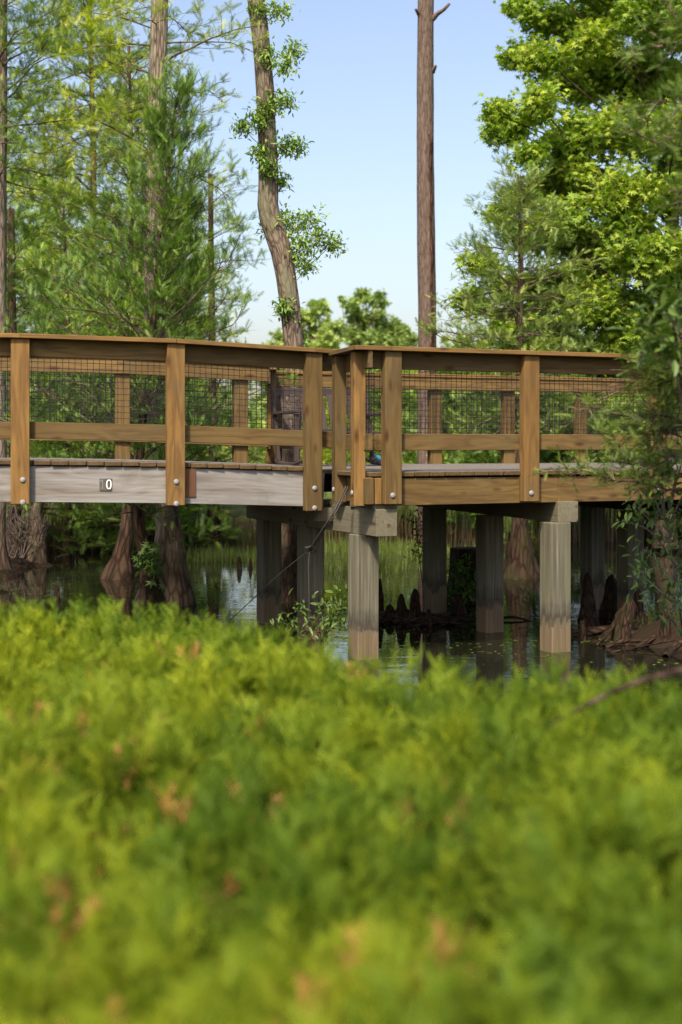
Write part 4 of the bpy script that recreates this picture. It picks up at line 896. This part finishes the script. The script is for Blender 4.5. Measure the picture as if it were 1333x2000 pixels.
# leafy plants
def plant(name, lab, cat, base, cls, size, n, lpt, lm='l_shrub', tmpl=None, seed=1, tint=0.5, bm='twig', tw=0.003, group=None):
    return leafy(name, lab, base, [np.array(base), np.array(base) + np.array([0.01, 0, 0.15]), np.mean([c for c, _ in cls], 0)], [(base[2], tw * 1.6), (base[2] + 0.2, tw * 1.4), (9, tw)], cls, M[lm], M[bm], seed, size, tmpl or LA, n, lpt, tint, group, cat, src=1, limb_r=tw * 2, tw=tw, trunk_sides=6)
C = [(at(px, py, D), r_ * D / FPX) for px, py, D, r_ in ((585, 1190, 13.3, 14), (640, 1185, 13.0, 14), (655, 1170, 12.9, 14), (660, 1205, 12.8, 14), (640, 1222, 12.9, 14), (605, 1222, 13.1, 14), (565, 1222, 13.3, 12))]
plant('leafy_plant', 'low leafy plant growing at the foot of the two left piles', 'plant', (WX(625, 13.1), 13.1, -0.1), C, 0.08, 7, 6, seed=401, tint=0.35)
C = [(at(px, py, D), r_ * D / FPX) for px, py, D, r_ in ((890, 1110, 16.5, 16), (905, 1130, 16.5, 22), (885, 1145, 16.5, 18), (915, 1155, 16.5, 18), (895, 1175, 16.4, 16))]
plant('leafy_plant', 'shaded fern like plant hanging on the dark stump', 'plant', (WX(900, 16.5), 16.5, 0.0), C, 0.09, 9, 7, 'l_dark', seed=402, tint=0.3)
C = [(at(px, py, D), r_ * D / FPX) for px, py, D, r_ in ((815, 1035, 14.9, 14), (820, 1060, 14.9, 16), (815, 1085, 14.9, 12), (812, 1010, 14.9, 10))]
plant('leafy_plant', 'sparse dangling twig of small leaves beside the middle pile', 'plant', (WX(826, 14.9), 14.9, 0.1), C, 0.05, 6, 6, 'l_dark', seed=403, tint=0.3)
C = [(at(px, py, D), r_ * D / FPX) for px, py, D, r_ in ((296, 1085, 15.6, 13), (302, 1110, 15.6, 9), (285, 1100, 15.6, 8))]
plant('leafy_plant', 'small bright sprout on the flared cypress base', 'plant', (WX(300, 15.7), 15.7, 0.15), C, 0.11, 6, 4, 'l_sprout', ST, seed=404, tint=0.4)
C = [(at(px, py, D), r_ * D / FPX) for px, py, D, r_ in ((620 + 420, 1180, 17, 8), (1045, 1195, 16.5, 14), (1035, 1165, 17, 10))]
plant('leafy_plant', 'low clump of pale leaves beside the lit pile', 'plant', (WX(1042, 16.5), 16.5, -0.05), C, 0.07, 7, 6, 'l_sprout', seed=405, tint=0.6)
# bare pale twigs at left
m = MB(); q = np.random.default_rng(44)
for k in range(26):
    b0 = at(q.uniform(5, 60), 1090, 21.3 + q.uniform(-0.3, 0.3)); e = b0 + np.array([q.uniform(-0.5, 0.5), q.uniform(-0.3, 0.3), q.uniform(0.4, 1.0)])
    mid = (b0 + e) / 2 + q.normal(0, 0.08, 3); m.tube(pathpts([b0, mid, e], 6), np.linspace(0.012, 0.003, 6), 4)
    for _ in range(3): m.tube(pathpts([mid, mid + q.normal(0, 0.12, 3) + np.array([0, 0, 0.15]), e + q.normal(0, 0.25, 3)], 5), np.linspace(0.006, 0.002, 5), 3)
tag(m.build('bare_shrub', M['pale_twig'], None, True), 'leafless shrub of pale grey twigs at the left water edge', 'shrub')

# ------------------------------------------------------------------ near growth at the right
# near cypress: trunk outside the frame, limbs reach in
rng = np.random.default_rng(77)
tb = np.array([WX(1520, 9.2), 9.2, 0.0]); NC = thing('cypress_sapling', 'near cypress whose soft dark branches hang in from the right edge', 'tree', (tb[0], tb[1], -0.2))
tr, br, f1 = MB(), MB(), Fol()
tr.tube(pathpts([tb + np.array([0, 0, -0.3]), tb + np.array([0, 0, 1.5]), tb + np.array([0.05, 0.05, 3.5]), tb + np.array([0.0, 0, 6.5])], 20), np.linspace(0.13, 0.03, 20), 12, 0.05); tr.build('trunk', M['b_cyp'], NC, True)
def nl(z, pts, tw=36, twl=0.25, spl=0.092, tint=0.62, start=0.35):
    P = pathpts([tb + np.array([0, 0, z])] + [at(*p) for p in pts], 10)
    grow_limb(rng, P, 0.011, br, f1, tw, twl, spl, tint, start, 0.018, 0.15)
for z, pts in ((1.75, [(1330, 760, 8.8), (1288, 735, 8.8), (1218, 735, 8.8)]), (1.8, [(1330, 740, 8.6), (1308, 700, 8.6), (1263, 705, 8.6)]), (1.6, [(1330, 800, 8.9), (1308, 780, 8.8), (1223, 760, 8.8)]),
               (1.5, [(1333, 830, 8.9), (1302, 820, 8.8), (1273, 790, 8.8)]), (1.9, [(1340, 690, 8.5), (1312, 720, 8.5), (1278, 760, 8.5)]), (1.6, [(1350, 860, 8.8), (1310, 830, 8.8), (1313, 810, 8.8)]), (1.4, [(1333, 925, 9.3), (1230, 920, 9.4), (1140, 890, 9.5), (1085, 885, 9.5)]), (1.4, [(1333, 930, 9.4), (1220, 905, 9.5), (1150, 880, 9.5)]),
               (1.35, [(1333, 960, 9.2), (1260, 970, 9.3), (1170, 975, 9.4)]), (1.6, [(1345, 810, 8.7), (1316, 815, 8.7), (1226, 790, 8.7)]), (1.85, [(1345, 690, 8.5), (1300, 700, 8.5), (1231, 715, 8.6)]), (1.5, [(1345, 880, 9.0), (1290, 885, 9.0), (1251, 870, 9.1)]), (1.7, [(1340, 770, 8.6), (1316, 760, 8.6), (1251, 735, 8.6)]), (1.65, [(1345, 800, 8.6), (1300, 790, 8.6), (1261, 815, 8.6)]), (1.75, [(1345, 720, 8.6), (1310, 730, 8.6), (1276, 700, 8.6)]), (1.55, [(1345, 840, 8.7), (1300, 850, 8.7), (1266, 845, 8.7)]), (2.0, [(1345, 650, 8.4), (1310, 690, 8.4), (1313, 730, 8.4)])):
    nl(z, pts)
for z, pts in ((3.2, [(1440, 260, 7.4), (1374, 270, 7.2), (1294, 265, 7.0)]), (3.1, [(1440, 300, 7.2), (1364, 300, 7.0), (1274, 290, 7.0)]), (2.9, [(1440, 360, 7.4), (1364, 350, 7.2), (1249, 325, 7.2)]), (3.5, [(1440, 200, 7.4), (1384, 200, 7.2), (1304, 230, 7.1)]), (3.9, [(1440, 80, 7.6), (1394, 100, 7.4), (1334, 120, 7.4)]), (2.8, [(1440, 420, 7.4), (1384, 400, 7.2), (1314, 390, 7.2)]), (4.2, [(1440, 10, 7.6), (1404, 40, 7.5), (1349, 60, 7.5)]), (2.7, [(1440, 480, 7.4), (1384, 470, 7.2), (1324, 450, 7.2)]), (3.3, [(1450, 220, 7.4), (1414, 180, 7.4), (1354, 170, 7.4)]), (3.0, [(1450, 330, 7.4), (1404, 330, 7.2), (1324, 330, 7.2)])):
    nl(z, pts, 26, 0.26, 0.10, 0.5, 0.40)
f1.mesh(rng, FE_D, 0.6).merge(br).build('crown', M['l_near'], NC, False, M['twig'])
# broad leaved shrub
C = []
for px, py, D, r_ in ((1250, 905, 9.4, 20), (1290, 880, 9.3, 24), (1325, 890, 9.2, 30), (1305, 935, 9.3, 26), (1262, 950, 9.4, 20), (1232, 990, 9.6, 18), (1270, 1000, 9.5, 22), (1318, 1000, 9.4, 28), (1215, 1020, 9.7, 14), (1290, 1050, 9.6, 24), (1335, 1060, 9.5, 30), (1252, 1080, 9.8, 16), (1308, 1100, 9.7, 24), (1243, 1125, 9.9, 14), (1298, 1160, 9.8, 20), (1335, 1150, 9.6, 26), (1262, 1190, 10, 13), (1325, 1210, 9.8, 22), (1340, 970, 9.2, 36), (1345, 900, 9.1, 36)):
    C.append((at(px + 14, py, D), r_ * D / FPX * 1.05))
plant('leafy_shrub', 'broad leaved shrub with arching twigs at the right edge over the water', 'shrub', (WX(1350, 10.2), 10.2, -0.1), C, 0.078, 6, 5, seed=501, tint=0.5, bm='pale_twig', tw=0.0045)
# blurred broad leaves higher up, nearer the lens
C = [(at(px, py, D), r_ * D / FPX) for px, py, D, r_ in ((1270, 640, 6.0, 26), (1310, 620, 6.0, 34), (1330, 660, 5.9, 34), (1290, 665, 6.0, 24), (1340, 590, 6.0, 34))]
plant('leafy_shrub', 'tall blurred broad leaved shoot above the platform rail at the right edge', 'shrub', (WX(1450, 6.2), 6.2, 0.2), C, 0.085, 7, 6, seed=502, tint=0.4)

# ------------------------------------------------------------------ hedge in the foreground
HG = thing('hedge', 'wide feathery yellow green conifer hedge filling the blurred foreground', 'hedge', (0, 3.4, 0.45))
q = np.random.default_rng(88)
def edge(x): return np.interp(x, [-2.2, -1.15, -0.35, -0.05, 0.3, 0.55, 0.9, 1.6], [5.8, 5.6, 4.95, 4.4, 4.0, 3.85, 3.75, 3.75])
def hedge_tint(x, y): return 0.56 + 0.20 * vnoise(x, y, 3, 23) + 0.30 * vnoise(x, y, 10, 24) - 0.22 * x / (0.3 + 0.24 * y)  # yellower at left; shade over the right side is painted in as darker tint
def hedge_top(x, y): return 1.185 + 0.055 * vnoise(x, y, 5, 21) + 0.06 * vnoise(x, y, 13, 22) - 0.25 * smooth(-0.25, 0.02, y - edge(x)) ** 2
m = MB()
# tufts: a dozen sprays rising from one shoot each
nc = 4600
cy_ = 0.72 + 5.3 * q.random(nc) ** 1.15; cx2 = q.uniform(-1, 1, nc) * (0.55 + cy_ * 0.31); ok = cy_ < edge(cx2) + q.normal(0, 0.05, nc); cx2, cy_ = cx2[ok], cy_[ok]; nc = len(cx2)
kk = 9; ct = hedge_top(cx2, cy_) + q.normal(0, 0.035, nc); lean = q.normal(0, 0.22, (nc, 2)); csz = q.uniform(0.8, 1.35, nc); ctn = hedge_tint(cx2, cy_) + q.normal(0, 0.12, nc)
rep_ = lambda a: np.repeat(a, kk, 0)
N_ = nc * kk; spread = q.normal(0, 0.42, (N_, 2)); up_ = q.random(N_)
P = np.stack([rep_(cx2) + spread[:, 0] * 0.035, rep_(cy_) + spread[:, 1] * 0.035, rep_(ct) - 0.115 + 0.055 * up_], -1)
D = np.stack([rep_(lean[:, 0]) + spread[:, 0], rep_(lean[:, 1]) + spread[:, 1] - 0.05, np.full(N_, 1.0)], -1)
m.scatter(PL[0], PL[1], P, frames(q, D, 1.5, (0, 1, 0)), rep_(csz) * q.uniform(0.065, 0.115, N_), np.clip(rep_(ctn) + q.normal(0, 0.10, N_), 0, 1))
# lower growth between the tufts, shade of the gaps put into its darker tint
n = 11000
y = 0.75 + 5.2 * q.random(n) ** 1.05; x = q.uniform(-1, 1, n) * (0.55 + y * 0.31); ok = y < edge(x) + q.normal(0, 0.04, n); x, y = x[ok], y[ok]; n = len(x)
P = np.stack([x, y, hedge_top(x, y) - 0.15 - 0.2 * q.random(n)], -1); D = np.stack([q.normal(0.06, 0.4, n), q.normal(-0.06, 0.4, n), np.ones(n)], -1)
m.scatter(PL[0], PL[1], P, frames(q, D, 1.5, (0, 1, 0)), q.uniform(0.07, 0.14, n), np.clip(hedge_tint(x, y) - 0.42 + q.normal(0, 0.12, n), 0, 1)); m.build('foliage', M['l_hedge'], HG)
# shoots that stand proud along the far edge
n = 260; x = q.uniform(-1.3, 1.2, n); y = edge(x) - q.uniform(0.0, 0.35, n)
m = MB(); m.scatter(PL[0], PL[1], np.stack([x, y, 1.07 + q.uniform(0, 0.06, n)], -1), frames(q, np.stack([q.normal(0.1, 0.3, n), q.normal(0, 0.3, n), np.ones(n)], -1), 1.5, (0, 1, 0)), q.uniform(0.12, 0.2, n), np.clip(q.normal(0.5, 0.15, n), 0, 1)); m.build('shoot', M['l_hedge'], HG)
# dry patches
Pd, Dd = [], []
for px, py in ((180, 1390), (300, 1440), (20, 1590), (90, 1510), (40, 1535), (20, 1850), (710, 1330), (430, 1845), (130, 1735), (620, 1960), (890, 1600), (370, 1310), (860, 1490), (720, 1320), (540, 1985), (60, 1960), (240, 1960), (90, 1380), (800, 1560), (410, 1720), (150, 1480), (260, 1520), (60, 1650), (200, 1640), (340, 1590), (110, 1790), (260, 1830), (180, 1310), (40, 1440), (520, 1420), (560, 1700), (330, 1960), (700, 1870), (480, 1560), (30, 1720), (150, 1900), (1040, 1700), (880, 1950)):
    D_ = 0.66 * FPX / (py - HY); k = int(q.integers(4, 9))
    Pd.append(np.stack([WX(px, D_) + q.normal(0, 0.02, k), D_ + q.normal(0, 0.05, k), 1.10 + q.uniform(-0.02, 0.04, k)], -1)); Dd.append(np.stack([q.normal(0, 0.4, k), q.normal(0, 0.4, k), np.ones(k)], -1))
Pd, Dd = np.vstack(Pd), np.vstack(Dd)
Pd[:, 2] = hedge_top(Pd[:, 0], Pd[:, 1]) - 0.045 + q.normal(0, 0.012, len(Pd))
m = MB(); m.scatter(PL[0], PL[1], Pd, frames(q, Dd, 1.5, (0, 1, 0)), q.uniform(0.05, 0.085, len(Pd)), q.random(len(Pd))); m.build('dry_sprig', M['l_dry'], HG)
# woody stems below and one bare branch across the right
m = MB()
for k in range(90):
    y0 = q.uniform(1.2, 5.2); x0 = q.uniform(-1, 1) * (0.5 + y0 * 0.3); e = np.array([x0 + q.normal(0, 0.25), min(y0 + q.normal(0, 0.25), edge(x0) - 0.1), 1.0])
    m.tube(pathpts([(x0, y0, 0.25), ((x0 + e[0]) / 2 + 0.04, (y0 + e[1]) / 2, 0.65), e], 7), np.linspace(0.016, 0.004, 7), 5)
m.build('stem', M['twig'], HG, True)
m = MB(); m.tube(pathpts([at(1060, 1420, 3.3), at(1120, 1392, 3.3), at(1200, 1350, 3.35), at(1280, 1322, 3.4), at(1360, 1308, 3.45), at(1500, 1300, 3.5)], 16), np.linspace(0.004, 0.010, 16), 8, 0.06); m.build('bare_branch', M['knee'], HG, True)
